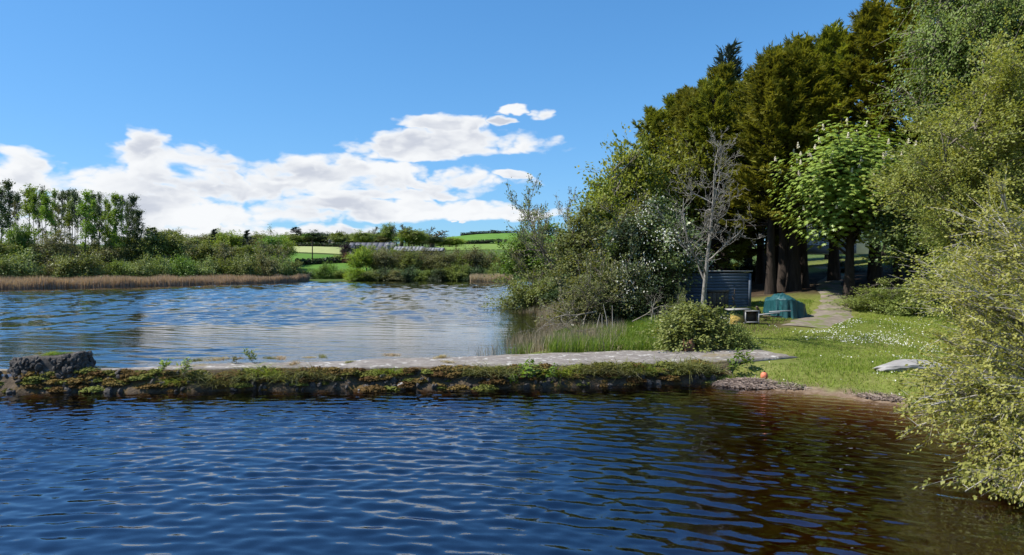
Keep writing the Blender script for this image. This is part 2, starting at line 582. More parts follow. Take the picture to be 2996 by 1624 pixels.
# ------------------------------------------------------------------ terrain
POND = [(-70, -60), (-70, 19), (-45, 22.3), (-18, 24.45), (-6.2, 25.2), (1.25, 25.6), (6.5, 26.5), (7.7, 25.9), (9.3, 24.65), (11.0, 23.4), (12.7, 21.7),
        (13.9, 18.5), (14.2, 14), (13.8, 8), (14, -60)]
LAKE = [(-160, 14), (-45, 22.8), (-18, 24.9), (-14.5, 25.2), (-11.7, 26.1), (-6.8, 27.2), (0.0, 29.0), (1.2, 31), (2.5, 34), (3.2, 40), (2.6, 50), (3.0, 60),
        (2.4, 75), (3, 90), (4, 120), (4, 163), (-32, 165), (-44, 161), (-48.2, 151), (-52.8, 141), (-66.8, 122), (-79.8, 107), (-110, 90), (-170, 76)]
ZL = 0.58


def sdist(poly, X, Y):
    """signed distance, positive outside"""
    X = np.asarray(X, float)
    Y = np.asarray(Y, float)
    d = np.full(X.shape, 1e9)
    inside = np.zeros(X.shape, bool)
    n = len(poly)
    for i in range(n):
        x1, y1 = poly[i]
        x2, y2 = poly[(i + 1) % n]
        ex, ey = x2 - x1, y2 - y1
        t = np.clip(((X - x1) * ex + (Y - y1) * ey) / (ex * ex + ey * ey), 0, 1)
        d = np.minimum(d, np.hypot(X - x1 - t * ex, Y - y1 - t * ey))
        cond = (y1 > Y) != (y2 > Y)
        xi = x1 + (Y - y1) * ex / (ey if abs(ey) > 1e-9 else 1e-9)
        inside ^= cond & (X < xi)
    return np.where(inside, -d, d)


def ground(X, Y):
    X = np.asarray(X, float)
    Y = np.asarray(Y, float)
    sp_, sl = sdist(POND, X, Y), sdist(LAKE, X, Y)
    zr = np.interp(Y, [-60, 10, 20, 25, 28, 31, 36, 41, 48, 54, 60, 75, 100, 130, 200], [1.2, 1.2, 0.9, 0.56, 0.58, 0.70, 1.15, 1.5, 2.2, 2.95, 3.75, 5.8, 7.5, 8, 9])
    zr = zr + 0.10 * (fbm(X * 0.35, Y * 0.35, 3) - 0.5) + 0.05 * np.clip(X - 26, 0, 60)
    far = 1.0 + 10.8 * smoothstep(10, 135, sl) + 1.2 * (fbm(X * 0.02, Y * 0.02, 5) - 0.5) * smoothstep(20, 80, sl)
    far = far + 15.5 * np.exp(-(((X + 2) / 95) ** 2 + ((Y - 505) / 105) ** 2)) - 5 * smoothstep(600, 1600, Y)
    w = smoothstep(-4, 5, X) * (1 - smoothstep(95, 160, Y))
    w = np.where(Y < 40, np.maximum(w, smoothstep(-30, -20, -np.abs(X)) * 1.0), w)
    land = zr * w + far * (1 - w)
    bp = 0.015 + 0.10 * sp_ + 0.065 * sp_ ** 2 + 0.05 * (fbm(X * 1.3, Y * 1.3, 9) - 0.5) * np.clip(sp_, 0, 1)
    bl = ZL + 0.02 + 0.10 * sl
    z = np.minimum(land, np.where(sp_ > 0, bp, 1e3))
    z = np.minimum(z, np.where((sl > 0) & (sp_ > 3.0), bl, 1e3))
    z = np.where(sp_ < 0, -np.minimum(1.5 - 0.70 * smoothstep(1.0, 7.0, X), 0.02 + np.where(X < 8.2, 0.9, 0.17) * -sp_), z)
    z = np.where(sl < 0, ZL - np.minimum(1.5, 0.02 + 0.2 * -sl), z)
    return z


def gz(x, y):
    return float(ground(np.array([x]), np.array([y]))[0])


def axis(parts):
    out = []
    for a, b, s in parts:
        out.append(np.arange(a, b, s))
    out.append([parts[-1][1]])
    return np.unique(np.concatenate(out))


TX = axis([(-4000, -600, 340), (-600, -120, 24), (-120, -24, 3), (-24, 30, 0.42), (30, 60, 1.5), (60, 160, 10), (160, 600, 40), (600, 4000, 340)])
TY = axis([(-600, -60, 60), (-60, 6, 4), (6, 62, 0.42), (62, 100, 1.2), (100, 180, 2.5), (180, 620, 7), (620, 1400, 40), (1400, 9000, 400)])
gx, gy = np.meshgrid(TX, TY)
tz = ground(gx, gy)
sp_g, sl_g = sdist(POND, gx, gy), sdist(LAKE, gx, gy)


def lerp(a, b, t):
    return a + (b - a) * t[..., None]


nz1 = fbm(gx * 0.5, gy * 0.5, 21)
grass_c = lerp(np.array([0.130, 0.165, 0.036]), np.array([0.215, 0.235, 0.060]), nz1)
farm_c = np.array([0.075, 0.125, 0.030])
col = grass_c * np.ones(gx.shape + (1,))
col = lerp(col, farm_c * np.ones(gx.shape + (3,)), smoothstep(90, 130, gy))
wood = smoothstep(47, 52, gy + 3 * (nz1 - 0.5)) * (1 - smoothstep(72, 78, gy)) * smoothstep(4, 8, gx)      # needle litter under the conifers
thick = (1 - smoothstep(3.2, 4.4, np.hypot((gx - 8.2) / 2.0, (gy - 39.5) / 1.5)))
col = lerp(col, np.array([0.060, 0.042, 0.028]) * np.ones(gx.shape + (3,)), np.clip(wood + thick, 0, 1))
sandm = smoothstep(1.0, 0.55, sp_g + 0.7 * (fbm(gx * 1.7, gy * 1.7, 4) - 0.5)) * (sp_g > -1.5) * smoothstep(8.0, 8.8, gx) * (gx < 12.6) * (gy > 20) * (gy < 26)
col = lerp(col, np.array([0.25, 0.185, 0.135]) * np.ones(gx.shape + (3,)), sandm)
bed = np.maximum(smoothstep(0.05, -0.15, sp_g), smoothstep(0.05, -0.15, sl_g))
bedc = lerp(np.array([0.19, 0.125, 0.065]), lerp(np.array([0.085, 0.060, 0.032]), np.array([0.17, 0.100, 0.045]), smoothstep(0.0, 6.0, gx)), smoothstep(-0.2, -3.5, sp_g)) * (0.7 + 0.6 * fbm(gx * 0.8, gy * 0.8, 33)[..., None])
col = lerp(col, bedc, bed)
ni, nj = len(TX), len(TY)
idx = np.arange(ni * nj).reshape(nj, ni)
tq = np.stack([idx[:-1, :-1], idx[:-1, 1:], idx[1:, 1:], idx[1:, :-1]], -1).reshape(-1, 4)
gm, t, out = new_mat('ground_turf')
a = t.new('ShaderNodeAttribute', attribute_name='Col')
tcn = t.new('ShaderNodeTexCoord')
n1 = t.noise(tcn.outputs['Object'], 3.5, 8, 0.7)
n2 = t.noise(tcn.outputs['Object'], 0.4, 5, 0.6)
c = t.mix(t.smooth(n1, 0.3, 0.72), a.outputs['Color'], (0.55, 0.5, 0.45), 'MULTIPLY')
c = t.mix(t.math('MULTIPLY', t.smooth(n2, 0.50, 0.72), 0.30), c, (0.20, 0.165, 0.085))
p = t.new('ShaderNodeBsdfPrincipled')
t.l.new(c, p.inputs['Base Color'])
p.inputs['Roughness'].default_value = 0.95
p.inputs['Specular IOR Level'].default_value = 0.1
b = t.new('ShaderNodeBump')
b.inputs['Strength'].default_value = 0.7
b.inputs['Distance'].default_value = 0.06
t.l.new(t.noise(tcn.outputs['Object'], 9, 8, 0.7), b.inputs['Height'])
t.l.new(b.outputs[0], p.inputs['Normal'])
t.l.new(p.outputs[0], out.inputs[0])
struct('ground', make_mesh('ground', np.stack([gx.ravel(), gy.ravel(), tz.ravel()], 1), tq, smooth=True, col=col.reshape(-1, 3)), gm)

# ------------------------------------------------------------------ water


def water_mat(name, bump_nodes, density=1.1, absorb=(0.44, 0.28, 0.12), rough=0.015, ior=1.333, tint=(1, 1, 1)):
    m, t, out = new_mat(name)
    nrm = bump_nodes(t)
    fr = t.new('ShaderNodeFresnel')
    fr.inputs[0].default_value = ior
    gl = t.new('ShaderNodeBsdfGlossy')
    gl.inputs['Roughness'].default_value = rough
    gl.inputs['Color'].default_value = (*tint, 1)
    tr = t.new('ShaderNodeBsdfTransparent')
    tr.inputs[0].default_value = (0.98, 0.95, 0.9, 1)
    t.l.new(nrm, fr.inputs['Normal'])
    t.l.new(nrm, gl.inputs['Normal'])
    mx = t.new('ShaderNodeMixShader')
    geo = t.new('ShaderNodeNewGeometry')      # light leaving the water: no second refraction to model
    t.l.new(t.math('MULTIPLY', fr.outputs[0], t.math('SUBTRACT', 1.0, geo.outputs['Backfacing'])), mx.inputs[0])
    t.l.new(tr.outputs[0], mx.inputs[1])
    t.l.new(gl.outputs[0], mx.inputs[2])
    t.l.new(mx.outputs[0], out.inputs[0])
    va = t.new('ShaderNodeVolumeAbsorption')
    va.inputs['Color'].default_value = (*absorb, 1)
    va.inputs['Density'].default_value = density
    t.l.new(va.outputs[0], out.inputs['Volume'])
    return m


def pond_bump(t):
    tcn = t.new('ShaderNodeTexCoord')
    b = t.new('ShaderNodeBump')
    b.inputs['Strength'].default_value = 0.35
    b.inputs['Distance'].default_value = 0.01
    t.l.new(t.noise(t.mapping(tcn.outputs['Object'], (0.7, 2.0, 1), (0, 0, R(12))), 2.2, 3, 0.5), b.inputs['Height'])
    return b.outputs[0]


def lake_bump(t):
    tcn = t.new('ShaderNodeTexCoord')
    o = tcn.outputs['Object']
    patch = t.noise(t.mapping(o, (0.010, 0.05, 1), (0, 0, R(-6))), 1.0, 4, 0.6)
    amp = t.smooth(patch, 0.38, 0.64, 0.25, 1.0)
    w1 = t.noise(t.mapping(o, (0.35, 1.0, 1), (0, 0, R(-14))), 1.5, 5, 0.6)
    w2 = t.noise(t.mapping(o, (0.3, 1.0, 1), (0, 0, R(10))), 0.5, 3, 0.5)
    h = t.math('ADD', t.math('MULTIPLY', w1, 0.03), t.math('MULTIPLY', w2, 0.02))
    b = t.new('ShaderNodeBump')
    b.inputs['Distance'].default_value = 1.0
    t.l.new(amp, b.inputs['Strength'])
    t.l.new(h, b.inputs['Height'])
    return b.outputs[0]


def skirt_grid(name, X, Y, Z, depth):
    """a water body: rippled top sheet closed by sides and a flat bottom"""
    nj, ni = X.shape
    idx = np.arange(ni * nj).reshape(nj, ni)
    Q = np.stack([idx[:-1, :-1], idx[:-1, 1:], idx[1:, 1:], idx[1:, :-1]], -1).reshape(-1, 4)
    V = np.stack([X.ravel(), Y.ravel(), Z.ravel()], 1)
    rim = np.concatenate([idx[0, :], idx[1:, -1], idx[-1, -2::-1], idx[-2:0:-1, 0]])
    VB = V[rim].copy()
    VB[:, 2] = depth
    n0 = len(V)
    k = len(rim)
    i = np.arange(k)
    SQ = np.stack([rim[i], n0 + i, n0 + (i + 1) % k, rim[(i + 1) % k]], 1)
    cen = n0 + k
    VC = np.array([[X.mean(), Y.mean(), depth]])
    TB = np.stack([np.full(k, cen), n0 + (i + 1) % k, n0 + i], 1)
    return make_mesh(name, np.concatenate([V, VB, VC]), np.concatenate([Q, SQ]), TB, smooth=True)


# pond: ripples spreading in wide arcs from beside the bridge
PX = axis([(-34, -20, 0.35), (-20, 15.5, 0.075), (15.5, 17, 0.5)])
PY = axis([(-25, 8, 1.0), (8, 27.2, 0.046)])
X, Y = np.meshgrid(PX, PY)
Y = Y + 0.092 * (X - 0) * smoothstep(12, 26, Y)     # upstream rim follows the weir
Z = np.zeros_like(X)
wr = np.random.default_rng(5)
amp_mod = 0.55 + 0.75 * fbm(X * 0.16, Y * 0.3, 41, 3)
for i in range(46):
    lam = 0.22 + 0.50 * wr.random() ** 1.5
    cxw, cyw = wr.normal(-8, 8.0), wr.normal(-15, 7)
    if i > 32:
        cxw, cyw = wr.normal(30, 14), wr.normal(-10, 10)
        lam = wr.uniform(0.3, 0.8)
    d = np.hypot(X - cxw, Y - cyw)
    d = d + 0.25 * (fbm(X * 0.28 + i, Y * 0.28, 50 + i, 2) - 0.5) * 2
    sl_ = 0.0245 * wr.uniform(0.6, 1.3) * (0.7 if i > 32 else 1.0)
    env = 0.35 + 1.3 * vnoise(X * 0.22 + 7 * i, Y * 0.4 + 3 * i, 90 + i)
    Z += np.sin(2 * np.pi * d / lam + wr.uniform(0, 6.28)) * sl_ * lam / (2 * np.pi) * env
Z *= amp_mod * (1 - 0.55 * smoothstep(9, 14, X) * smoothstep(26, 12, Y)) * smoothstep(7, 9, Y)
Z *= (1 - 0.45 * smoothstep(20, 25, Y)) * (1 - 0.25 * smoothstep(2, 8, X))
struct('pond_water', skirt_grid('pond_water', X, Y, Z, -1.6), water_mat('pond_water', pond_bump, 1.75, (0.55, 0.33, 0.14), ior=2.05, tint=(0.80, 0.87, 1.0)))

LX = axis([(-175, -60, 1.0), (-60, -26, 0.6), (-26, 6, 0.19), (6, 9, 0.5)])
LV = np.concatenate([np.arange(0, 14, 0.09), np.arange(14, 40, 0.16), np.arange(40, 90, 0.2), np.arange(90, 146, 0.3)])
X, Yo = np.meshgrid(LX, LV)
mid = np.interp(X, [-175, -45, -18, -6, 0, 6, 9], [9, 22.4, 24.45, 25.9, 27.0, 28.4, 29])
Y = mid + Yo
Z = np.zeros_like(X)
nearw = smoothstep(48, 24, Yo) * (0.25 + 1.0 * smoothstep(0.42, 0.62, fbm(X * 0.06, Y * 0.10, 77, 3))) * (0.30 + 0.7 * smoothstep(-8, -16, X)) * smoothstep(-58, -40, X)
farw = smoothstep(8, 36, Yo) * (1 + 0.9 * smoothstep(-14, -38, X)) * (0.9 + 0.35 * smoothstep(0.40, 0.60, fbm(X * 0.02, Y * 0.06, 78, 3)))
for i in range(40):
    far_set = i >= 20
    lam = wr.uniform(0.85, 1.35) if far_set else wr.uniform(0.55, 1.7)
    th = R(wr.normal(80, 17))
    kx, ky = math.cos(th), math.sin(th)
    ph = (X * kx + Y * ky) + 0.35 * (fbm(X * 0.2 + i, Y * 0.2, 150 + i, 2) - 0.5) * 2
    env = 1.0 if far_set else 0.25 + 1.3 * vnoise(X * 0.16 + 5 * i, Y * 0.2 + 3 * i, 190 + i)
    Z += np.sin(2 * np.pi * ph / lam + wr.uniform(0, 6.28)) * (0.023 * farw if far_set else 0.030 * nearw) * lam / (2 * np.pi) * env
struct('lake_water', skirt_grid('lake_water', X, Y, Z + ZL, -1.4), water_mat('lake_water', lake_bump, 2.4, ior=2.7))

# ------------------------------------------------------------------ tree builders


def bez(P0, P1, P2, n):
    t = np.linspace(0, 1, n)[None, :, None]
    return (1 - t) ** 2 * P0[:, None, :] + 2 * t * (1 - t) * P1[:, None, :] + t ** 2 * P2[:, None, :]


def rdir(r, n):
    v = r.normal(size=(n, 3))
    return v / np.linalg.norm(v, axis=1, keepdims=True)


def trunk_path(r, H, wander, lean=(0, 0), n=9):
    t = np.linspace(0, 1, n)
    P = np.zeros((n, 3))
    P[:, 2] = t * H
    P[:, 0] = lean[0] * t + np.cumsum(r.normal(0, wander, n)) * t
    P[:, 1] = lean[1] * t + np.cumsum(r.normal(0, wander, n)) * t
    P[:, :2] -= P[0, :2]
    return P


def broad(seed, H=10., base=0.3, rx=3.5, ry=None, rz=None, nhub=34, ntip=14, nleaf=10, leaf=(0.42, 0.3), hub_r=0.9, leaf_s=0.28, trunk_r=0.22,
          droop=0.0, stems=1, twig=1.0, shell=0.55, up=0.6, hubs=None, flat=0.7, lean=(0, 0), taper_low=0.0, dome=False, coh=0.8):
    """broadleaf tree or bush: stems > limbs to clump hubs > twigs to tips > leaves round the tips. Returns (wood, crown, H, width, tips)"""
    r = np.random.default_rng(seed)
    ry = ry or rx
    zb = base * H
    rz = rz or (H - zb) / 2
    zc = zb + rz
    if dome:
        zc, rz = 0.03 * H, 0.95 * H
    if hubs is None:
        hubs = []
        while len(hubs) < nhub:
            d = rdir(r, 1)[0]
            q = r.uniform(shell, 1.0)
            if dome:
                d[2] = abs(d[2])
            if d[2] < 0 and taper_low and r.random() < taper_low * -d[2] * 1.4:
                continue
            lump = 0.80 + 0.32 * math.sin(3.1 * math.atan2(d[1], d[0]) + seed) * math.cos(2.3 * d[2] + seed * 2)
            h = np.array([d[0] * rx, d[1] * ry, d[2] * rz]) * q * lump * 0.86
            if all(np.linalg.norm((h - g) / np.array([1, 1, 0.8])) > hub_r * 0.55 for g in hubs) or r.random() < 0.1:
                hubs.append(h)
        hubs = np.array(hubs)
        hubs[:, 2] += zc
    nhub = len(hubs)
    wood = Geo()
    tops = []
    for s in range(stems):
        ln = (lean[0] + (r.normal(0, rx * 0.3) if stems > 1 else 0), lean[1] + (r.normal(0, ry * 0.3) if stems > 1 else 0))
        P = trunk_path(r, (0.7 * H if dome else zb + rz * 1.35), H * 0.006, ln)
        if stems > 1:
            P[:, 0] += r.normal(0, trunk_r * 1.5)
            P[:, 1] += r.normal(0, trunk_r * 1.5)
        rr = trunk_r * (1.0 if stems == 1 else 0.6) * np.linspace(1, 0.18, len(P))
        rr[0] *= 1.35
        wood.tubes(P[None], rr[None], 7)
        tops.append(P)
    # limbs
    A, B, C, R0 = [], [], [], []
    for h in hubs:
        P = tops[r.integers(stems)]
        hz = max(0.12 * H if base > 0.1 else 0.05 * H, h[2] - 0.55 * math.hypot(h[0] - P[4, 0], h[1] - P[4, 1]) - 0.05 * H)
        hz = min(hz, P[-1, 2] * 0.97)
        p0 = np.array([np.interp(hz, P[:, 2], P[:, 0]), np.interp(hz, P[:, 2], P[:, 1]), hz])
        mid = (p0 + h) / 2 + np.array([0, 0, (0.10 - droop * 0.3) * np.linalg.norm(h - p0)]) + r.normal(0, 0.05 * np.linalg.norm(h - p0), 3)
        A.append(p0); B.append(mid); C.append(h)
        R0.append(trunk_r * r.uniform(0.22, 0.4))
    A, B, C = map(np.array, (A, B, C))
    R0 = np.array(R0)[:, None] * np.linspace(1, 0.25, 6)[None]
    wood.tubes(bez(A, B, C, 6), R0, 5)
    # twigs
    hi = np.repeat(np.arange(nhub), ntip)
    off = r.normal(size=(len(hi), 3)) * hub_r * np.array([1, 1, flat])
    off[:, 2] -= droop * np.abs(r.normal(0, hub_r * 1.6, len(hi)))
    tips = hubs[hi] + off
    tips[:, 2] = np.maximum(tips[:, 2], 0.02 * H)
    st = np.clip(1 - np.abs(r.normal(0, 0.35, len(hi))), 0.2, 1)[:, None]
    p0 = (1 - st) ** 2 * A[hi] + 2 * st * (1 - st) * B[hi] + st ** 2 * C[hi]
    midt = (p0 + tips) / 2 + r.normal(0, 0.12, (len(hi), 3)) * hub_r + np.array([0, 0, 0.12 * hub_r])
    tw = bez(p0, midt, tips, 5)
    rt = trunk_r * 0.085 * twig * np.linspace(1, 0.3, 5)[None] * r.uniform(0.6, 1.3, (len(hi), 1))
    wood.tubes(tw, rt, 3)
    # leaves along the twigs
    crown = None
    if nleaf:
        li = np.repeat(np.arange(len(hi)), nleaf)
        tt = r.uniform(0.35, 1.06, len(li))[:, None]
        c = (1 - tt) ** 2 * p0[li] + 2 * tt * (1 - tt) * midt[li] + tt ** 2 * tips[li] + r.normal(size=(len(li), 3)) * leaf_s
        outw = c - np.array([0, 0, zc])
        outw /= np.linalg.norm(outw, axis=1, keepdims=True) + 1e-6
        nn = 0.8 * rdir(r, len(li)) + outw * coh + np.array([0, 0, up])
        tdir = tips - p0
        tdir /= np.linalg.norm(tdir, axis=1, keepdims=True) + 1e-6
        dd = 0.7 * rdir(r, len(li)) + tdir[li] * 0.9 + outw * 0.2 - np.array([0, 0, 0.25 + droop])
        sz = r.uniform(0.6, 1.25, len(li))
        var = np.clip(0.5 * r.random(nhub)[hi][li] + 0.25 * r.random(len(hi))[li] + 0.25 * r.random(len(li)), 0, 1)
        crown = Geo()
        crown.leaves(c, dd, nn, leaf[0] * sz, leaf[1] * sz, var)
    width = 2 * np.percentile(np.abs(tips[:, 0]), 97)
    top = np.percentile(tips[:, 2], 99.3) + leaf_s
    return dict(wood=wood.mesh('wood_mesh'), crown=crown.mesh('crown_mesh') if crown else None, H=float(top), W=float(width), tips=tips)


def bare(seed, H=10., spread=0.42, trunk_r=0.2, levels=4, clear=0.35, kids=(9, 6, 5), nleaf=0, leaf=(0.2, 0.14), leaf_s=0.15, up=0.25, lean=(0, 0), wiggle=0.16, minr=0.008, straight=False):
    """leafless or thinly leaved tree grown branch from branch"""
    r = np.random.default_rng(seed)
    wood = Geo()
    tips = []
    NS = 7

    def grow(p0, d, L, rad, lev):
        P = [p0]
        dd = d.copy()
        for i in range(NS - 1):
            dd = dd + r.normal(0, wiggle * (0.25 if straight and lev == 0 else 1), 3) + np.array([0, 0, up * (0.35 if lev else 0.1)])
            dd /= np.linalg.norm(dd)
            P.append(P[-1] + dd * L / (NS - 1))
        P = np.array(P)
        rr = np.maximum(rad * np.linspace(1, 0.32 if lev else 0.25, NS), minr)
        wood.tubes(P[None], rr[None], 7 if lev == 0 else (5 if lev == 1 else 3))
        if lev >= levels - 1:
            tips.append(P[3:])
            return
        n = kids[min(lev, len(kids) - 1)]
        lo = clear if lev == 0 else 0.18
        for i in range(n):
            f = lo + (1 - lo) * (i + r.uniform(0, 0.9)) / n
            f = min(f, 0.98)
            k = f * (NS - 1)
            a = int(k)
            q = P[a] + (P[min(a + 1, NS - 1)] - P[a]) * (k - a)
            tg = P[min(a + 1, NS - 1)] - P[a]
            tg /= np.linalg.norm(tg)
            side = np.cross(tg, rdir(r, 1)[0])
            side /= np.linalg.norm(side) + 1e-6
            ang = r.uniform(0.5, 1.0)
            nd = tg * math.cos(ang) + side * math.sin(ang)
            if lev == 0:
                LL = H * spread * r.uniform(0.75, 1.15) * (1.12 - 0.62 * f)
            else:
                LL = L * r.uniform(0.38, 0.62) * (1.1 - 0.4 * f)
            grow(q, nd, LL, max(rr[a] * r.uniform(0.42, 0.6), minr), lev + 1)

    d0 = np.array([lean[0], lean[1], 1.0])
    grow(np.zeros(3), d0 / np.linalg.norm(d0), H * 0.86, trunk_r, 0)
    T = np.concatenate(tips)
    crown = None
    if nleaf:
        li = r.integers(0, len(T), nleaf)
        c = T[li] + r.normal(size=(nleaf, 3)) * leaf_s
        crown = Geo()
        crown.leaves(c, rdir(r, nleaf), rdir(r, nleaf) + np.array([0, 0, 0.4]), leaf[0] * r.uniform(0.6, 1.2, nleaf), leaf[1] * r.uniform(0.6, 1.2, nleaf), r.random(nleaf))
    return dict(wood=wood.mesh('wood_mesh'), crown=crown.mesh('crown_mesh') if crown else None, H=float(T[:, 2].max()), W=float(2 * np.percentile(np.abs(T[:, 0]), 97)), tips=T)


def conifer(seed, H=20., Wd=12., clear=0.12, nbr=240, nspray=13, per=9, spray=(0.75, 0.13), trunk_r=0.45, rise=(0.05, 0.9), power=0.75, droop=0.25, rag=0.35, dens_in=0.35, lead=0.0, fan=0.34):
    """conifer: whorled limbs, each carrying plumes of narrow sprays"""
    r = np.random.default_rng(seed)
    wood, crown = Geo(), Geo()
    tp = trunk_path(r, H * 0.96, H * 0.003)
    wood.tubes(tp[None], (trunk_r * np.linspace(1, 0.1, 9) ** 0.9 * np.r_[1.3, np.ones(8)])[None], 8)
    f = clear + (1 - clear) * np.sort(r.random(nbr)) ** 0.9
    azb = r.uniform(0, 2 * np.pi, nbr)
    prof = (1 - (f - clear) / (1 - clear)) ** power * (0.72 + 0.28 * smoothstep(clear, clear + 0.18, f))
    bulge = 1 + 0.16 * np.sin(3 * azb + seed + 6 * f)
    L = Wd / 2 * prof * bulge * r.uniform(1 - rag, 1 + rag * 0.45, nbr) + 0.35 + lead * (1 - prof)
    el = rise[0] + (rise[1] - rise[0]) * f ** 1.5 + r.normal(0, 0.10, nbr)
    d = np.stack([np.cos(azb) * np.cos(el), np.sin(azb) * np.cos(el), np.sin(el)], 1)
    zz = f * H * 0.955
    p0 = np.stack([np.interp(zz, tp[:, 2], tp[:, 0]), np.interp(zz, tp[:, 2], tp[:, 1]), zz], 1)
    p2 = p0 + d * L[:, None]
    p1 = (p0 + p2) / 2 + np.array([0, 0, 1.0]) * (0.18 * L)[:, None] * r.uniform(-0.6, 1, (nbr, 1))
    wood.tubes(bez(p0, p1, p2, 5), (trunk_r * 0.10 + 0.012 * L)[:, None] * np.linspace(1, 0.2, 5)[None], 4)
    ns = np.maximum(4, (nspray * L / (Wd / 2) + 3).astype(int))
    bi = np.repeat(np.arange(nbr), ns)
    tt = (dens_in + (1.0 - dens_in) * r.random(len(bi)) ** 0.7)[:, None]
    c = (1 - tt) ** 2 * p0[bi] + 2 * tt * (1 - tt) * p1[bi] + tt ** 2 * p2[bi]
    tg = 2 * (1 - tt) * (p1[bi] - p0[bi]) + 2 * tt * (p2[bi] - p1[bi])
    tg /= np.linalg.norm(tg, axis=1, keepdims=True)
    side = np.cross(tg, np.array([0, 0, 1.0]))
    side /= np.linalg.norm(side, axis=1, keepdims=True) + 1e-6
    sd = r.normal(0, 0.55, (len(bi), 1))
    ax = tg + side * sd + np.array([0, 0, 1.0]) * r.normal(0.05, 0.28, (len(bi), 1))
    ax /= np.linalg.norm(ax, axis=1, keepdims=True)
    c = c + ax * r.uniform(0.1, 0.75, (len(bi), 1)) * spray[0] * 1.2
    vs = 0.5 * r.random(nbr)[bi] + 0.3 * r.random(len(bi))
    k = np.repeat(np.arange(len(bi)), per)
    al = r.uniform(-0.7, 0.9, (len(k), 1))
    sv = np.cross(ax[k], np.array([0, 0, 1.0]) + 0.3 * rdir(r, len(k)))
    sv /= np.linalg.norm(sv, axis=1, keepdims=True) + 1e-6
    lat = r.normal(0, 1, (len(k), 1))
    cc = c[k] + ax[k] * al * spray[0] * 0.8 + sv * lat * spray[0] * fan * (1 - 0.45 * al) + r.normal(0, 0.06, (len(k), 3)) * spray[0]
    dd = ax[k] + sv * lat * 0.45 + np.array([0, 0, -droop]) * np.abs(lat) * 0.5 + r.normal(0, 0.15, (len(k), 3))
    nn = np.cross(dd, sv) + 0.5 * rdir(r, len(k))
    sz = r.uniform(0.55, 1.25, len(k))
    crown.leaves(cc, dd, nn, spray[0] * sz, spray[1] * sz * 1.2, np.clip(vs[k] + 0.2 * r.random(len(k)), 0, 1))
    return dict(wood=wood.mesh('wood_mesh'), crown=crown.mesh('crown_mesh'), H=H, W=Wd, tips=p2)


def plant(name, label, cat, pr, px, Y, top, width=None, crown='oak', bark='bark_far', rz=None, group=None, z=None, X=None, sink=0.05):
    """stand a tree of prototype pr at column px and distance Y so that it is as tall as surveyed"""
    X = wx(px, Y) if X is None else X
    z0 = gz(X, Y) if z is None else z
    Hh = wz(top, Y) - z0
    sz = Hh / pr['H']
    sw = sz if width is None else (width / FPX * Y) / pr['W']
    root = thing(name, label, cat, (X, Y, z0 - sink), rng.uniform(0, 6.28) if rz is None else rz, (sw, sw, sz), group)
    obj('trunk', pr['wood'], M[bark], root)
    if pr['crown'] is not None:
        obj('crown', pr['crown'], M[crown], root)
    return root

# ------------------------------------------------------------------ far shore: fields, hedges, farm


def draped(name, xs, ys, lift, mat, wob=0.0):
    X, Y = np.meshgrid(xs, ys)
    Xw = X + wob * (fbm(X * 0.05, Y * 0.05, 61) - 0.5)
    Yw = Y + wob * (fbm(X * 0.05, Y * 0.05, 62) - 0.5)
    Z = ground(Xw, Yw) + lift
    idx = np.arange(X.size).reshape(X.shape)
    Q = np.stack([idx[:-1, :-1], idx[:-1, 1:], idx[1:, 1:], idx[1:, :-1]], -1).reshape(-1, 4)
    return struct(name, make_mesh(name, np.stack([Xw.ravel(), Yw.ravel(), Z.ravel()], 1), Q, smooth=True), mat)


M['mown'] = rough_mat('mown_field', (0.20, 0.235, 0.09), (0.30, 0.32, 0.135), 0.15, (1, 0.3, 1), 0.95, 0.1, 0.05, spec=0.05)
M['pasture'] = rough_mat('pasture', (0.070, 0.150, 0.026), (0.105, 0.195, 0.036), 0.10, (1, 1, 1), 0.95, 0.1, 0.05, spec=0.05)
M['pasture_pale'] = rough_mat('pale_pasture', (0.12, 0.19, 0.04), (0.17, 0.24, 0.06), 0.08, (1, 1, 1), 0.95, 0.1, 0.05, spec=0.05)
draped('field', np.arange(-100, -54, 3.0), np.arange(248, 300, 3.0), 0.16, M['mown'], 3)
draped('field', np.arange(-88, -40, 3.0), np.arange(196, 246, 3.0), 0.16, M['pasture'], 3)
draped('field', np.arange(-44, 60, 4.0), np.arange(392, 520, 4.0), 0.2, M['pasture'], 4)
draped('field', np.arange(-40, 30, 4.0), np.arange(270, 388, 4.0), 0.2, M['pasture_pale'], 4)


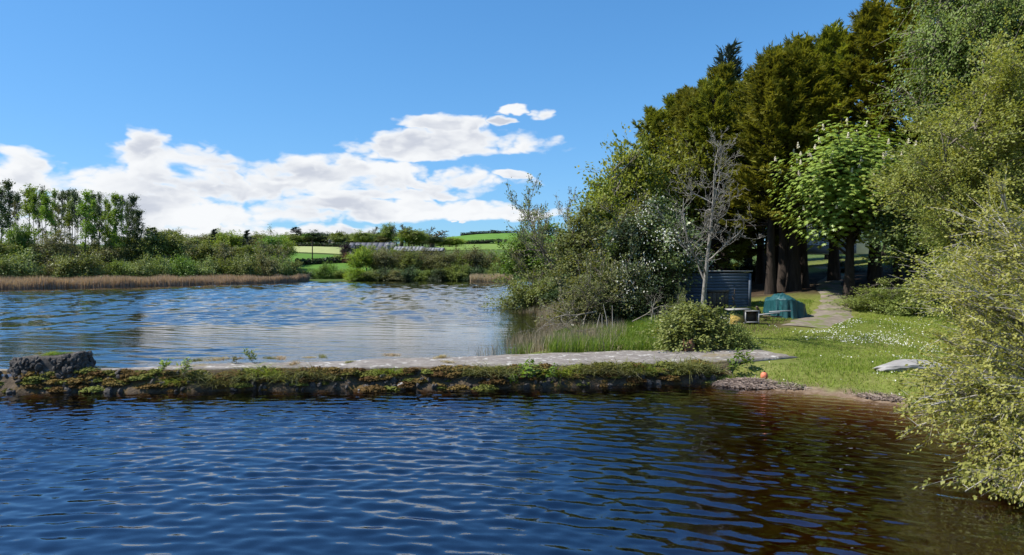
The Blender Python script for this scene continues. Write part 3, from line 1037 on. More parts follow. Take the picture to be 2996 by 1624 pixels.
def hedge(label, a, b, h, w, mat='darkgreen'):
    a, b = np.array(a, float), np.array(b, float)
    L = np.linalg.norm(b - a)
    n = int(L * 26)
    t = rng.random(n)
    p = a[None] + (b - a)[None] * t[:, None]
    nrm = np.array([-(b - a)[1], (b - a)[0]]) / L
    th = rng.uniform(0, np.pi, n)
    hh = h * (0.85 + 0.3 * vnoise(t * L * 0.25, t * 0, 8))
    q = p + nrm[None] * (np.cos(th) * w / 2)[:, None]
    z = ground(q[:, 0], q[:, 1]) + np.maximum(0.1, np.sin(th) ** 0.6 * hh) + rng.normal(0, 0.08, n)
    c = np.column_stack([q, z])
    g = Geo()
    g.leaves(c, rdir(rng, n), rdir(rng, n) + np.array([0, -0.3, 0.8]), 0.75, 0.6, rng.random(n))
    # woody core
    s = np.linspace(0, 1, max(4, int(L / 3)))
    pp = a[None] + (b - a)[None] * s[:, None]
    P = np.column_stack([pp, ground(pp[:, 0], pp[:, 1]) + h * 0.42])
    w_ = Geo().tubes(P[None], np.full((1, len(P)), min(w, h) * 0.36), 6)
    mid = (a + b) / 2
    z0 = gz(*mid)
    root = thing('hedge', label, 'hedge', (mid[0], mid[1], z0), group='field hedges beyond the lake')
    for nm, gg, mt in (('foliage', g, M[mat]), ('wood', w_, M['bark_dark'])):
        me = gg.mesh(nm)
        me.transform(__import__('mathutils').Matrix.Translation((-mid[0], -mid[1], -z0)))
        obj(nm, me, mt, root)
    return root


hedge('dark clipped hedge along the top edge of the pale mown field', (wx(840, 300), 301), (wx(1062, 300), 301), 2.0, 2.2)
hedge('dark hedge slanting across the green field below the pole', (wx(872, 215), 213), (wx(1062, 228), 230), 2.0, 2.0)
hedge('dark hedge along the foot of the green hill field', (wx(1325, 388), 386), (wx(1485, 400), 398), 2.2, 2.4)
hedge('dark hedge on the skyline at the top of the green hill field', (wx(1350, 505), 500), (wx(1520, 520), 524), 3.0, 2.6)

# farm buildings
M['slate'] = rough_mat('slate_roof', (0.085, 0.087, 0.10), (0.14, 0.142, 0.16), 1.2, (1, 1, 4), 0.95, 0.3, 0.03, spec=0.05, objvar=0.08)
M['tin_pale'] = rough_mat('pale_sheet_roof', (0.17, 0.175, 0.185), (0.23, 0.235, 0.245), 0.6, (3, 1, 1), 0.95, 0.2, 0.02, spec=0.05, objvar=0.08)
M['barn_wall'] = rough_mat('barn_wall', (0.17, 0.155, 0.14), (0.28, 0.26, 0.235), 0.8, (1, 1, 1), 0.95, 0.3, 0.02)
M['opening_shade'] = rough_mat('painted_opening_shade', (0.02, 0.02, 0.022), (0.04, 0.04, 0.04), 1, (1, 1, 1), 0.95, 0.1, 0.02)  # near-black colour stands in for shade inside doorways and the open shed
M['skylight'] = rough_mat('roof_light_sheet', (0.19, 0.195, 0.20), (0.25, 0.255, 0.26), 1.5, (1, 1, 1), 0.8, 0.1, 0.02, spec=0.1)
M['pane'] = rough_mat('dark_window_pane', (0.03, 0.035, 0.04), (0.05, 0.055, 0.065), 1, (1, 1, 1), 0.12, 0.0, 0.01, spec=0.5)


def gable_building(name, label, cat, px0, px1, Y, depth, zbase, he, hr, roof, wall, rz=0.0, sky=0, openings=(), nsheets=8, group=None, windows=(), chimney=None):
    L = (px1 - px0) / FPX * Y
    X = wx((px0 + px1) / 2, Y)
    root = thing(name, label, cat, (X, Y, zbase), rz, group=group)
    d = depth / 2
    g = Geo()
    g.box((0, 0, he / 2 - 0.5), (L, depth, he + 1.0))
    for sx in (-1, 1):
        x = sx * (L / 2)
        g.add([[x, -d, he], [x, d, he], [x, 0, hr], [x - sx * 0.25, -d, he], [x - sx * 0.25, d, he], [x - sx * 0.25, 0, hr]], T=[[0, 1, 2], [5, 4, 3]], Q=[[0, 2, 5, 3], [1, 4, 5, 2]])
    obj('wall', g.mesh('wall'), wall, root)
    rf = None
    slope = math.atan2(hr - he, d)
    run = math.hypot(d, hr - he) + 0.35
    for s in (-1, 1):
        n = nsheets if s < 0 else 1
        for i in range(n):
            w_ = (L + 0.6) / n
            sh = Geo().box((0, 0, 0), (w_ - (0.03 if n > 1 else 0), run, 0.09))
            x = -L / 2 - 0.3 + w_ * (i + 0.5)
            o = obj('roof_sheet' if n > 1 else 'roof', sh.mesh('roof'), roof, root, (x, s * d * 0.55, (he + hr) / 2 + 0.10 + 0.012 * (i % 2)), (-s * slope, 0, 0))
    for k in range(sky):
        x = -L / 2 + L * (k + 0.6) / sky
        sl_ = Geo().box((0, 0, 0), (0.8, run * 0.4, 0.06)).mesh('skylight')
        obj('roof_light', sl_, M['skylight'], root, (x, -d * 0.62, he + (hr - he) * 0.42 + 0.26), (slope, 0, 0))
    for (fx, w_, h_) in openings:
        obj('doorway', Geo().box((0, 0, 0), (w_, 0.12, h_)).mesh('doorway'), M['opening_shade'], root, (fx * L, -d - 0.02, h_ / 2))
    for (fx, zz, w_, h_) in windows:
        fr = obj('window', Geo().box((0, 0, 0), (w_ + 0.2, 0.14, h_ + 0.2)).mesh('window'), M['skylight'], root, (fx * L, -d - 0.02, zz))
        obj('pane', Geo().box((0, 0, 0), (w_, 0.06, h_)).mesh('pane'), M['pane'], fr, (0, -0.07, 0))
    if chimney is not None:
        obj('chimney', Geo().box((0, 0, 0), (0.9, 0.7, 1.6)).mesh('chimney'), M['barn_wall'], root, (chimney * L, 0, hr + 0.4))
    return root


FY = 240
zb = wz(757, FY)
gable_building('long_barn', 'long grey slate roofed barn with pale roof lights, biggest farm building across the lake', 'barn', 1028, 1158, FY + 14, 11, wz(751, FY + 14), 3.0, 5.0, M['slate'], M['barn_wall'], R(2), sky=3, openings=((0.3, 3, 2.4),), group='farm buildings across the lake')
gable_building('stone_outbuilding', 'small grey stone outbuilding in front of the long slate roofed barn', 'outbuilding', 1072, 1114, FY + 3, 6, wz(757, FY + 3), 2.2, 3.9, M['slate'], M['barn_wall'], R(80), nsheets=4, group='farm buildings across the lake')
gable_building('pale_shed', 'low shed with pale sheet roof next to the slate roofed barn', 'shed', 1158, 1240, FY, 9, wz(757, FY), 2.6, 4.1, M['tin_pale'], M['barn_wall'], R(-3), openings=((-0.2, 3.5, 2.2),), group='farm buildings across the lake')
gable_building('cattle_shed', 'open fronted shed with flat pale roof at the hill end of the farm', 'shed', 1234, 1298, FY - 6, 8, wz(757, FY - 6), 2.6, 3.6, M['tin_pale'], M['opening_shade'], R(-2), sky=2, openings=((-0.25, 3, 2.2), (0.2, 3, 2.2)), group='farm buildings across the lake')
gable_building('grey_cottage', 'grey cottage with slate roof standing alone behind the pale mown field', 'house', 966, 1014, 322, 7, wz(724, 322), 2.4, 4.6, M['slate'], M['barn_wall'], R(3), nsheets=6, windows=((-0.25, 1.4, 0.9, 1.0), (0.2, 1.4, 0.9, 1.0)), chimney=-0.42)
# silo
root = thing('feed_silo', 'small white cone topped feed silo beside the long slate roofed barn', 'silo', (wx(1136, 246), 246, wz(750, 246)))
zz = np.array([0, 3.6, 4.0, 5.1])
P = np.zeros((4, 3)); P[:, 2] = zz
obj('tank', Geo().tubes(P[None, :3], np.array([[0.8, 0.8, 0.78]]), 12).mesh('tank', True), M['skylight'], root)
obj('cone', Geo().tubes(P[None, 2:], np.array([[0.95, 0.06]]), 12).mesh('cone'), M['skylight'], root)
# pole in the field
root = thing('utility_pole', 'thin dark wooden pole standing in the green field beyond the lake', 'pole', (wx(914, 222), 222, gz(wx(914, 222), 222)))
obj('post', Geo().tubes(np.array([[[0, 0, -0.3], [0, 0, 3.5], [0, 0, 7.2]]]), np.array([[0.2, 0.18, 0.14]]), 7).mesh('post'), M['bark_dark'], root)
obj('crossarm', Geo().box((0, 0, 6.7), (1.5, 0.12, 0.14)).mesh('crossarm'), M['bark_dark'], root)

# ------------------------------------------------------------------ far shore: trees
B = [broad(s, 10, 0.18, 3.6, nhub=32, ntip=12, nleaf=20, leaf=(0.30, 0.24), hub_r=0.95, leaf_s=0.24, trunk_r=0.2, taper_low=0.4, coh=1.4) for s in (1, 2, 3)]
BU = [broad(s, 6, 0.02, 4.2, nhub=36, ntip=12, nleaf=20, leaf=(0.26, 0.18), hub_r=0.85, leaf_s=0.22, trunk_r=0.14, stems=6, shell=0.55, dome=True, coh=1.5) for s in (11, 12, 13)]
LT = [broad(s, 10, 0.10, 2.8, nhub=32, ntip=10, nleaf=14, leaf=(0.26, 0.18), hub_r=0.9, leaf_s=0.22, trunk_r=0.17, stems=3, twig=1.3, coh=1.2) for s in (21, 22)]
BA = [bare(s, 10, 0.42, 0.19, 4, 0.32, (8, 6, 5), nleaf=260, leaf=(0.3, 0.22), minr=0.035) for s in (31, 32)]
POL = [bare(33, 8, 0.34, 0.42, 3, 0.35, (10, 8), minr=0.06, nleaf=120, leaf=(0.35, 0.3))]
SPR = [conifer(41, 14, 5.0, 0.06, 110, 9, 7, (0.55, 0.16), 0.2, (-0.2, 0.7), 0.9, rag=0.25)]


def tall(seed, H=18, full=0.5, rx=1.5, n=26, nleaf=12, low=6):
    r = np.random.default_rng(seed)
    f = np.concatenate([full + (1.0 - full) * r.random(n) ** 0.85, r.uniform(0.25, full, low)])
    wd = np.where(f > full, rx * np.sqrt(np.clip((1.03 - f) / (1 - full), 0, 1)) * 1.15 * np.clip((f - full) * 8 + 0.5, 0, 1), rx * 0.42)
    a_ = r.uniform(0, 6.28, len(f))
    q = np.sqrt(r.random(len(f)))
    hubs = np.stack([np.cos(a_) * wd * q, np.sin(a_) * wd * q, f * H * 0.98], 1)
    return broad(seed, H, 0.55, rx, nhub=len(f), ntip=9, nleaf=nleaf, leaf=(0.30, 0.22), hub_r=0.5, leaf_s=0.2, trunk_r=0.16, hubs=hubs, flat=0.9)


TALL = [tall(51, 18, 0.64, 1.4, 20, 14, 2), tall(52, 18, 0.58, 1.2, 20, 12, 4), tall(53, 18, 0.74, 1.4, 16, 10, 3), tall(54, 18, 0.30, 1.9, 44, 14, 2)]

# row of tall thin trees above the bank (column, top row, prototype, foliage, width)
tallrow = [(4, 545, 1, 'pine', 60), (28, 524, 1, 'pine', 70), (52, 560, 2, 'pine', 36), (84, 536, 0, 'larch', 62), (100, 548, 0, 'larch', 46), (124, 541, 0, 'pine', 44), (136, 556, 0, 'larch', 50),
           (162, 551, 1, 'larch', 46), (180, 553, 2, 'pine', 40), (197, 551, 2, 'pine', 40), (210, 572, 0, 'larch', 56), (219, 550, 2, 'pine', 44), (236, 575, 2, 'pine', 30), (249, 553, 1, 'larch', 62),
           (268, 556, 0, 'pine', 48), (277, 580, 1, 'larch', 44), (290, 560, 1, 'pine', 40), (308, 577, 1, 'larch', 40), (322, 590, 1, 'larch', 40), (341, 565, 3, 'larch', 62), (360, 569, 2, 'pine', 30),
           (372, 585, 1, 'pine', 30), (388, 569, 3, 'pine', 56), (404, 612, 3, 'pine', 52)]
desc = {'pine': 'grey green', 'larch': 'bright green'}
for i, (px, top, k, mt, w_) in enumerate(tallrow):
    plant('tall_tree', f'{ORD[i]} tall slim tree from the left in the row above the reedy bank, {desc[mt]}', 'tree', TALL[k], px, 138 + (i * 37 % 13), top, w_ * 0.74, mt, 'bark_far', group='row of tall slim trees across the lake')
# bare slim poles among them
for i, px in enumerate((44, 112, 150, 172, 188, 205, 228, 243, 259, 284, 300, 333)):
    plant('bare_pole_tree', f'{ORD[i]} thin nearly bare trunk from the left inside the row of tall trees', 'tree', TALL[2], px, 146 + i % 5, 585 + (i * 29 % 37), 16, 'dull', 'bark_far', group='row of tall slim trees across the lake')

# willow bushes at the reed edge, left bank, then taller trees behind
left_bank = lambda px: np.interp(px, [-60, 0, 400, 750, 860, 900], [104, 109, 124, 143, 153, 160])
front = [(-20, 745, 150, 'grey_willow'), (60, 728, 170, 'grey_willow'), (150, 752, 120, 'dull'), (205, 738, 150, 'grey_willow'), (262, 735, 130, 'grey_willow'), (330, 765, 90, 'grey_willow'), (355, 760, 110, 'oak'), (415, 745, 110, 'grey_willow'),
         (478, 740, 120, 'grey_willow'), (540, 745, 110, 'fresh'), (600, 752, 110, 'grey_willow'), (650, 748, 120, 'oak'), (712, 745, 120, 'grey_willow'), (770, 735, 110, 'dull'), (815, 738, 110, 'grey_willow'), (858, 758, 80, 'grey_willow')]
for i, (px, top, w_, mt) in enumerate(front):
    plant('willow_bush', f'{ORD[i]} rounded willow bush from the left along the brown reed bank', 'bush', BU[i % 3], px, float(left_bank(px)) + 5 + i % 3, top, w_ * 0.82, mt, 'bark_far', group='willow bushes along the reed bank')
second = [(-10, 690, 130, 'oak'), (60, 652, 100, 'fresh'), (120, 690, 100, 'dull'), (165, 668, 120, 'dull'), (215, 690, 120, 'dull'), (270, 700, 110, 'scrub'), (330, 674, 70, 'oak'), (330, 705, 120, 'dull'), (385, 690, 120, 'oak'), (440, 672, 110, 'grey_willow'),
          (500, 676, 130, 'oak'), (560, 700, 110, 'dull'), (610, 706, 110, 'oak'), (665, 708, 120, 'dull'), (720, 715, 110, 'oak'), (775, 700, 90, 'dull'), (822, 712, 90, 'dull')]
for i, (px, top, w_, mt) in enumerate(second):
    pr = LT[i % 2] if mt in ('dull', 'scrub') else B[i % 3]
    plant('bank_tree', f'{ORD[i]} tree from the left in the mixed wood behind the willow bushes', 'tree', pr, px, float(left_bank(px)) + 17 + (i * 5 % 7), top, w_ * 0.8, mt, 'bark_far', group='mixed wood on the far left bank')
third = [(445, 668, 60, 'pine', 's'), (478, 672, 70, 'oak', 'b'), (510, 675, 80, 'dull', 'l'), (560, 690, 70, 'oak', 'b'), (600, 688, 70, 'dull', 'b'), (628, 672, 30, 'spruce', 's'), (648, 674, 60, 'oak', 'b'), (668, 680, 70, 'bright', 'b'),
         (690, 695, 70, 'darkgreen', 'b'), (724, 675, 32, 'spruce', 's'), (742, 690, 60, 'dull', 'l'), (780, 672, 60, 'oak', 'l'), (800, 690, 60, 'fresh', 'b'), (820, 705, 60, 'bright', 'b'), (770, 715, 50, 'darkgreen', 'b'), (815, 695, 60, 'bright', 'b')]
for i, (px, top, w_, mt, k) in enumerate(sorted(third)):
    pr = {'s': SPR[0], 'b': B[i % 3], 'l': LT[i % 2]}[k]
    plant('wood_edge_tree', f'{ORD[i]} small far tree from the left on the skyline left of the mown field', 'tree', pr, px, 196 + (i * 11 % 23), top - 3, w_ * 1.4, mt, 'bark_far', group='skyline trees left of the mown field')
skyline = [(842, 690, 60, 'oak', 'b'), (866, 668, 42, 'spruce', 's'), (872, 690, 60, 'dull', 'l'), (858, 700, 50, 'oak', 'b'), (905, 685, 70, 'fresh', 'b'), (938, 678, 62, 'darkgreen', 'b'), (962, 676, 50, 'dull', 'r'), (990, 683, 46, 'oak', 'b'), (1018, 684, 50, 'dull', 'b'), (895, 712, 40, 'grey_willow', 'b'), (1040, 690, 44, 'dull', 'l')]
for i, (px, top, w_, mt, k) in enumerate(sorted(skyline)):
    pr = {'s': SPR[0], 'b': B[i % 3], 'l': LT[i % 2], 'r': BA[i % 2]}[k]
    plant('skyline_tree', f'{ORD[i]} skyline tree from the left above the pale mown field', 'tree', pr, px, 318 + (i * 13 % 17), top - 4, w_ * 1.5, mt, 'bark_far', group='skyline trees above the mown field')
back = [(600, 690), (655, 684), (705, 686), (752, 680), (800, 684), (846, 680), (888, 684), (925, 680), (975, 686), (1005, 688), (1035, 684), (1075, 676), (1112, 672), (1150, 674), (1196, 670), (1228, 676), (1256, 684), (1288, 694), (1315, 700)]
for i, (px, top) in enumerate(back):
    plant('ridge_tree', f'{ORD[i]} tree from the left in the hindmost row on the far ridge', 'tree', (B[i % 3], LT[i % 2], B[(i + 1) % 3])[i % 3], px, 345 + (i * 7 % 11), top, 72, ('oak', 'dull', 'darkgreen', 'oak', 'grey_willow')[i % 5], 'bark_far', group='trees along the far ridge')
farm = [(1062, 678, 60, 'oak', 'b'), (1088, 664, 44, 'dull', 'r'), (1100, 685, 50, 'darkgreen', 'b'), (1135, 656, 36, 'oak', 'B'), (1128, 690, 56, 'dull', 'l'), (1160, 660, 34, 'dull', 'r'), (1172, 668, 40, 'darkgreen', 'p'), (1188, 655, 46, 'dull', 'r'), (1212, 668, 62, 'oak', 'b'),
        (1204, 684, 60, 'fresh', 'b'), (1236, 684, 60, 'dull', 'l'), (1244, 664, 40, 'dull', 'r'), (1262, 676, 40, 'dull', 'p'), (1270, 694, 44, 'darkgreen', 'b'), (1298, 698, 46, 'grey_willow', 'b'), (1334, 695, 44, 'bright', 'b'), (1364, 700, 24, 'dull', 'p'), (1394, 680, 22, 'ivy', 'p'),
        (1428, 692, 16, 'dull', 'p'), (1460, 676, 28, 'dull', 'p'), (1376, 702, 30, 'darkgreen', 'b')]
for i, (px, top, w_, mt, k) in enumerate(sorted(farm)):
    pr = {'s': SPR[0], 'b': B[i % 3], 'B': B[1], 'l': LT[i % 2], 'r': BA[i % 2], 'p': POL[0]}[k]
    yy = 285 + (i * 17 % 19) if px < 1285 else (330 + i % 7 if px < 1350 else 480 + i % 9)
    plant('farm_tree', f'{ORD[i]} tree from the left behind the farm roofs and up the hill', 'tree', pr, px, yy, top - 3, w_ * 1.4, mt, 'bark_far', group='trees behind the farm')
# garden by the farm
plant('copper_tree', 'dark purple copper leaved tree at the corner of the pale mown field', 'tree', B[0], 1010, 236, 710, 34, 'copper', 'bark_dark')
plant('copper_bush', 'dark purple copper bush below the copper leaved tree', 'bush', BU[1], 1006, 231, 728, 30, 'copper', 'bark_dark')
plant('russet_bush', 'reddish brown round bush in the farm garden above the hedge', 'bush', BU[0], 1016, 224, 738, 28, 'russet', 'bark_dark')
plant('grey_bush', 'grey green garden bush left of the reddish brown bush', 'bush', BU[2], 988, 225, 742, 40, 'willow', 'bark_far')
plant('garden_conifer', 'blue green spreading tree in front of the long slate roofed barn', 'tree', B[2], 1048, 232, 714, 44, 'spruce', 'bark_far')
# field-foot bushes and the wood on the far shore
foot = [(890, 788, 50, 'darkgreen'), (915, 782, 50, 'fresh'), (948, 766, 46, 'fresh'), (975, 768, 54, 'fresh'), (1005, 784, 44, 'oak'), (938, 798, 50, 'fresh'), (975, 795, 50, 'grey_willow'), (900, 800, 44, 'fresh'), (1030, 790, 50, 'bright')]
for i, (px, top, w_, mt) in enumerate(sorted(foot)):
    plant('field_bush', f'{ORD[i]} bush from the left below the green field at the water', 'bush', BU[i % 3], px, 168 + (i * 7 % 9), top, w_ * 1.15, mt, 'bark_far', group='bushes below the green field')
shore = [(1052, 728, 60, 'bright'), (1072, 722, 60, 'bright'), (1098, 722, 64, 'dull'), (1122, 730, 60, 'dull'), (1148, 716, 64, 'oak'), (1176, 728, 60, 'dull'), (1204, 724, 64, 'oak'), (1232, 728, 62, 'dull'), (1256, 738, 56, 'dull'), (1284, 736, 60, 'dull'), (1310, 734, 60, 'scrub'),
         (1338, 728, 60, 'dull'), (1362, 726, 60, 'oak'), (1388, 724, 60, 'dull'), (1412, 730, 60, 'oak'), (1440, 738, 56, 'dull'), (1468, 744, 60, 'oak'), (1500, 735, 70, 'oak')]
for i, (px, top, w_, mt) in enumerate(shore):
    plant('shore_tree', f'{ORD[i]} tree from the left in the wood on the water across the lake', 'tree', (LT[i % 2] if mt != 'bright' else B[i % 3]), px, 170 + (i * 7 % 10), top - 5, w_ * 1.25, mt, 'bark_far', group='wood on the far shore')
under = [(1045, 782, 60, 'bright'), (1090, 788, 60, 'grey_willow'), (1130, 780, 60, 'darkgreen'), (1165, 788, 60, 'dull'), (1200, 776, 60, 'darkgreen'), (1240, 786, 60, 'oak'), (1280, 784, 60, 'darkgreen'), (1320, 776, 66, 'oak'), (1352, 768, 66, 'oak'), (1390, 778, 66, 'darkgreen'), (1448, 772, 56, 'grey_willow'), (1480, 776, 60, 'grey_willow')]
for i, (px, top, w_, mt) in enumerate(under):
    plant('shore_bush', f'{ORD[i]} low bush from the left overhanging the water below the far wood', 'bush', BU[i % 3], px, 165.6 + 0.5 * (i % 3), top, w_ * 1.15, mt, 'bark_far', group='bushes under the far wood')


def reeds(n, xy_fn, h, w_, mat, name, label, lean=0.12, cat='reeds', lift=0.0, base=None):
    P2 = xy_fn(n)
    z = np.maximum(ground(P2[:, 0], P2[:, 1]), -9) if base is None else np.full(len(P2), base)
    P = np.column_stack([P2, z + lift])
    hh = h * rng.uniform(0.7, 1.15, len(P)) * (0.75 + 0.5 * vnoise(P2[:, 0] * 0.35, P2[:, 1] * 0.35, 44))
    ln = rng.normal(0, lean, (len(P), 3)) * h
    ln[:, 2] = 0
    g = Geo().blades(P, hh, w_, ln, rng.random(len(P)))
    return stuff(name, g.mesh(name), M[mat], label, cat)


def far_reed_xy(n):
    px = rng.uniform(-80, 905, n)
    Yb = np.interp(px, [-80, 0, 400, 750, 860, 905], [103, 106, 121, 140, 151, 158]) + rng.uniform(-0.6, 5.0, n) * np.interp(px, [-80, 600, 905], [1, 0.9, 0.3])
    return np.column_stack([(px - CX) / FPX * Yb, Yb])


reeds(26000, far_reed_xy, 1.95, 0.09, 'reed', 'reeds', 'long band of pale brown dry reeds along the far left bank', base=0.3, lean=0.06)


def far_reed2(n):
    px = rng.uniform(1375, 1500, n)
    Yb = 158 + rng.uniform(-3, 4, n)
    return np.column_stack([(px - CX) / FPX * Yb, Yb])


reeds(5000, far_reed2, 1.9, 0.09, 'reed', 'reeds', 'small patch of pale brown reeds below the green hill field', base=0.3, lean=0.06)

# ------------------------------------------------------------------ weir between lake and pond
FRONT = np.array([(-60, 20.6), (-45, 21.8), (-18, 23.9), (-6.2, 24.6), (1.25, 25.0), (6.5, 26.0), (8.2, 26.35), (10.4, 27.2), (11.6, 27.7), (13.2, 28.5)])
REAR = np.array([(-60, 21.6), (-45, 22.8), (-18, 24.95), (-14.5, 25.25), (-11.7, 26.1), (-6.8, 27.2), (0.0, 29.0), (6.2, 30.6), (10.0, 31.3), (11.7, 30.6), (13.2, 29.0)])
ZT = 0.70


def front_at(x):
    return np.interp(x, FRONT[:, 0], FRONT[:, 1])


def rear_at(x):
    return np.interp(x, REAR[:, 0], REAR[:, 1])


M['concrete'] = rough_mat('weathered_concrete', (0.125, 0.110, 0.098), (0.235, 0.212, 0.190), 2.2, (1, 1.6, 1), 0.95, 0.9, 0.05, c2=(0.40, 0.385, 0.355), s2=2.6, t2=(0.55, 0.66), spec=0.1)
# worn patches and thin yellow-green moss on the concrete
cm = NT(M['concrete'].node_tree)
pb = next(n for n in cm.n if n.type == 'BSDF_PRINCIPLED')
src = pb.inputs['Base Color'].links[0].from_socket
tcn = cm.new('ShaderNodeTexCoord')
mn = cm.noise(tcn.outputs['Object'], 0.55, 6, 0.68)
c1 = cm.mix(cm.math('MULTIPLY', cm.smooth(mn, 0.56, 0.70), 0.8), src, (0.19, 0.145, 0.055))
dk = cm.noise(cm.mapping(tcn.outputs['Object'], (1, 1, 1), loc=(9, 2, 0)), 6, 8, 0.75)
c1 = cm.mix(cm.smooth(dk, 0.55, 0.70), c1, (0.075, 0.065, 0.056))
cm.l.new(c1, pb.inputs['Base Color'])
M['rubble'] = rough_mat('rubble_core', (0.055, 0.042, 0.028), (0.150, 0.112, 0.075), 4, (1, 1, 1), 0.95, 1.0, 0.06, c2=(0.13, 0.085, 0.03), s2=2.0)
M['stone_dark'] = rough_mat('dark_stone', (0.040, 0.035, 0.032), (0.12, 0.108, 0.096), 7, (1, 1, 1), 0.9, 0.7, 0.02, c2=(0.22, 0.20, 0.18), s2=6, t2=(0.58, 0.68))
M['stone_pale'] = rough_mat('pale_stone', (0.26, 0.245, 0.23), (0.42, 0.405, 0.385), 5, (1, 1, 1), 0.85, 0.6, 0.02)

def run_at(tt):
    """how far the rough face leans back at share tt of its height"""
    z = -1.0 + (ZT + 0.98) * np.asarray(tt, float) ** 0.75
    return np.where(z < 0, 0.2 * z, 0.72 * np.clip(z / ZT, 0, 1) ** 0.9)


weir = thing('stone_weir', 'long low mossy stone weir with flat grey concrete top between lake and pond', 'weir', (0, 0, 0))
us = np.concatenate([np.arange(-60, -22, 1.0), np.arange(-22, 8.6, 0.16)])
rows = np.linspace(0, 1, 10)
XX, TT = np.meshgrid(us, rows)
nzf = fbm(XX * 1.6, TT * 3.0, 71) - 0.5
nzc = fbm(XX * 0.45, TT * 0.8, 72, 3) - 0.5
taper = 1 - smoothstep(6.2, 8.4, XX)
fy = front_at(XX) + run_at(TT) + 0.40 * nzf * np.sin(np.pi * np.clip(TT, 0.05, 0.95)) + 0.5 * nzc
fz = -1.0 + (ZT + 0.98) * TT ** 0.75
fz[-1] += 0.03
idx = np.arange(XX.size).reshape(XX.shape)
Q = np.stack([idx[:-1, :-1], idx[:-1, 1:], idx[1:, 1:], idx[1:, :-1]], -1).reshape(-1, 4)
obj('rubble_face', make_mesh('rubble_face', np.stack([XX.ravel(), fy.ravel(), fz.ravel()], 1), Q, smooth=True), M['rubble'], weir)
edge_y = fy[-1]
us2 = np.concatenate([us, np.arange(8.7, 13.1, 0.16)])
e2 = np.concatenate([edge_y, front_at(us2[len(us):]) + 0.72])
tv = np.array([-0.08, 0, 0.06, 0.14, 0.25, 0.4, 0.55, 0.7, 0.85, 0.95, 1.0, 1.02])
XX, TT = np.meshgrid(us2, tv)
ry_ = rear_at(XX) + 0.35 * (fbm(XX * 0.9, XX * 0, 73) - 0.5)
YY = e2[None, :] - 0.02 + (ry_ - e2[None, :]) * np.maximum(TT, -0.004)
ZZ = ZT + 0.012 + 0.10 * (fbm(XX * 0.6, YY * 0.6, 74) - 0.5) + 0.04 * (fbm(XX * 3, YY * 3, 75) - 0.5)
ZZ = ZZ - 0.9 * (TT < -0.01) * 0.14 - 1.6 * (TT > 1.01) - 0.05 * (TT >= 1.0)
ZZ = ZZ - 0.35 * smoothstep(11.2, 13.0, XX + 1.2 * (fbm(XX * 0.8, YY * 0.8, 76) - 0.5))
idx = np.arange(XX.size).reshape(XX.shape)
Q = np.stack([idx[:-1, :-1], idx[:-1, 1:], idx[1:, 1:], idx[1:, :-1]], -1).reshape(-1, 4)
obj('concrete_deck', make_mesh('concrete_deck', np.stack([XX.ravel(), YY.ravel(), ZZ.ravel()], 1), Q, smooth=True), M['concrete'], weir)


def face_y(x, z):
    """front of the weir at height z"""
    tt = np.clip((z + 1.0) / (ZT + 0.98), 0, 1) ** (1 / 0.75)
    nzf = fbm(np.array([x]) * 1.6, np.array([tt]) * 3.0, 71)[0] - 0.5
    nzc = fbm(np.array([x]) * 0.45, np.array([tt]) * 0.8, 72, 3)[0] - 0.5
    return float(front_at(x) + run_at(tt) + 0.40 * nzf * math.sin(math.pi * min(0.95, max(0.05, tt))) + 0.5 * nzc)


def rock_mesh(seed, sub=2, rough=0.28, squash=(1, 1, 0.75)):
    import bmesh
    bm = bmesh.new()
    bmesh.ops.create_icosphere(bm, subdivisions=sub, radius=0.5)
    r = np.random.default_rng(seed)
    o = r.uniform(0, 50, 3)
    planes = rdir(r, 7)
    for v in bm.verts:
        p = np.array(v.co)
        for k in planes:
            dd = p @ k - 0.36
            if dd > 0:
                p = p - k * dd * 0.85
        n = fbm(np.array([p[0] * 3 + o[0]]), np.array([p[1] * 3 + p[2] * 2.3 + o[1]]), seed)[0] - 0.5
        p = p * (1 + rough * n * 2)
        v.co = Vector(p * np.array(squash))
    me = bpy.data.meshes.new('stone')
    bm.to_mesh(me)
    bm.free()
    return me


ROCKS = [rock_mesh(300 + i, 2 if i < 2 else 1) for i in range(8)]
sr = np.random.default_rng(77)
for i in range(250):
    x = sr.uniform(-21, 7.8)
    z = sr.uniform(0.0, 0.66) ** 1.0
    s = sr.uniform(0.12, 0.34)
    obj('stone', ROCKS[i % 8], M['stone_dark'] if sr.random() < 0.985 else M['stone_pale'], weir, (x, face_y(x, z) - 0.05, z - 0.01), tuple(sr.uniform(0, 6.28, 3)), (s * 1.25, s, s * 0.85))


def tuft_mesh(seed, n=170, h=0.34, spread=0.16, bend=0.3, w_=0.012, down=0.0):
    r = np.random.default_rng(seed)
    P = np.column_stack([r.normal(0, spread, n), r.normal(0, spread * 0.6, n), np.zeros(n)])
    P[:, 2] -= np.abs(P[:, 1]) * 0.3
    d = r.normal(0, 1, (n, 3))
    d[:, 2] = -down * np.abs(r.normal(0.6, 0.5, n))
    d[:, 1] -= 0.5
    g = Geo()
    g.blades(P, h * r.uniform(0.5, 1.15, n), w_, d * bend * h, r.random(n))
    return g.mesh('tuft')


def moss_mesh(seed, n=240):
    r = np.random.default_rng(seed)
    d = rdir(r, n)
    d[:, 2] = np.abs(d[:, 2]) * 0.6
    d[:, 1] = -np.abs(d[:, 1])
    c = d * np.array([0.5, 0.34, 0.42]) * r.uniform(0.75, 1.1, (n, 1)) * (0.75 + 0.5 * vnoise(d[:, 0] * 3, d[:, 2] * 3, seed)[:, None])
    g = Geo()
    g.leaves(c, rdir(r, n), d + 0.5 * rdir(r, n) + np.array([-0.2, 0, 0.9]), 0.15, 0.11, r.random(n))
    return g.mesh('moss')


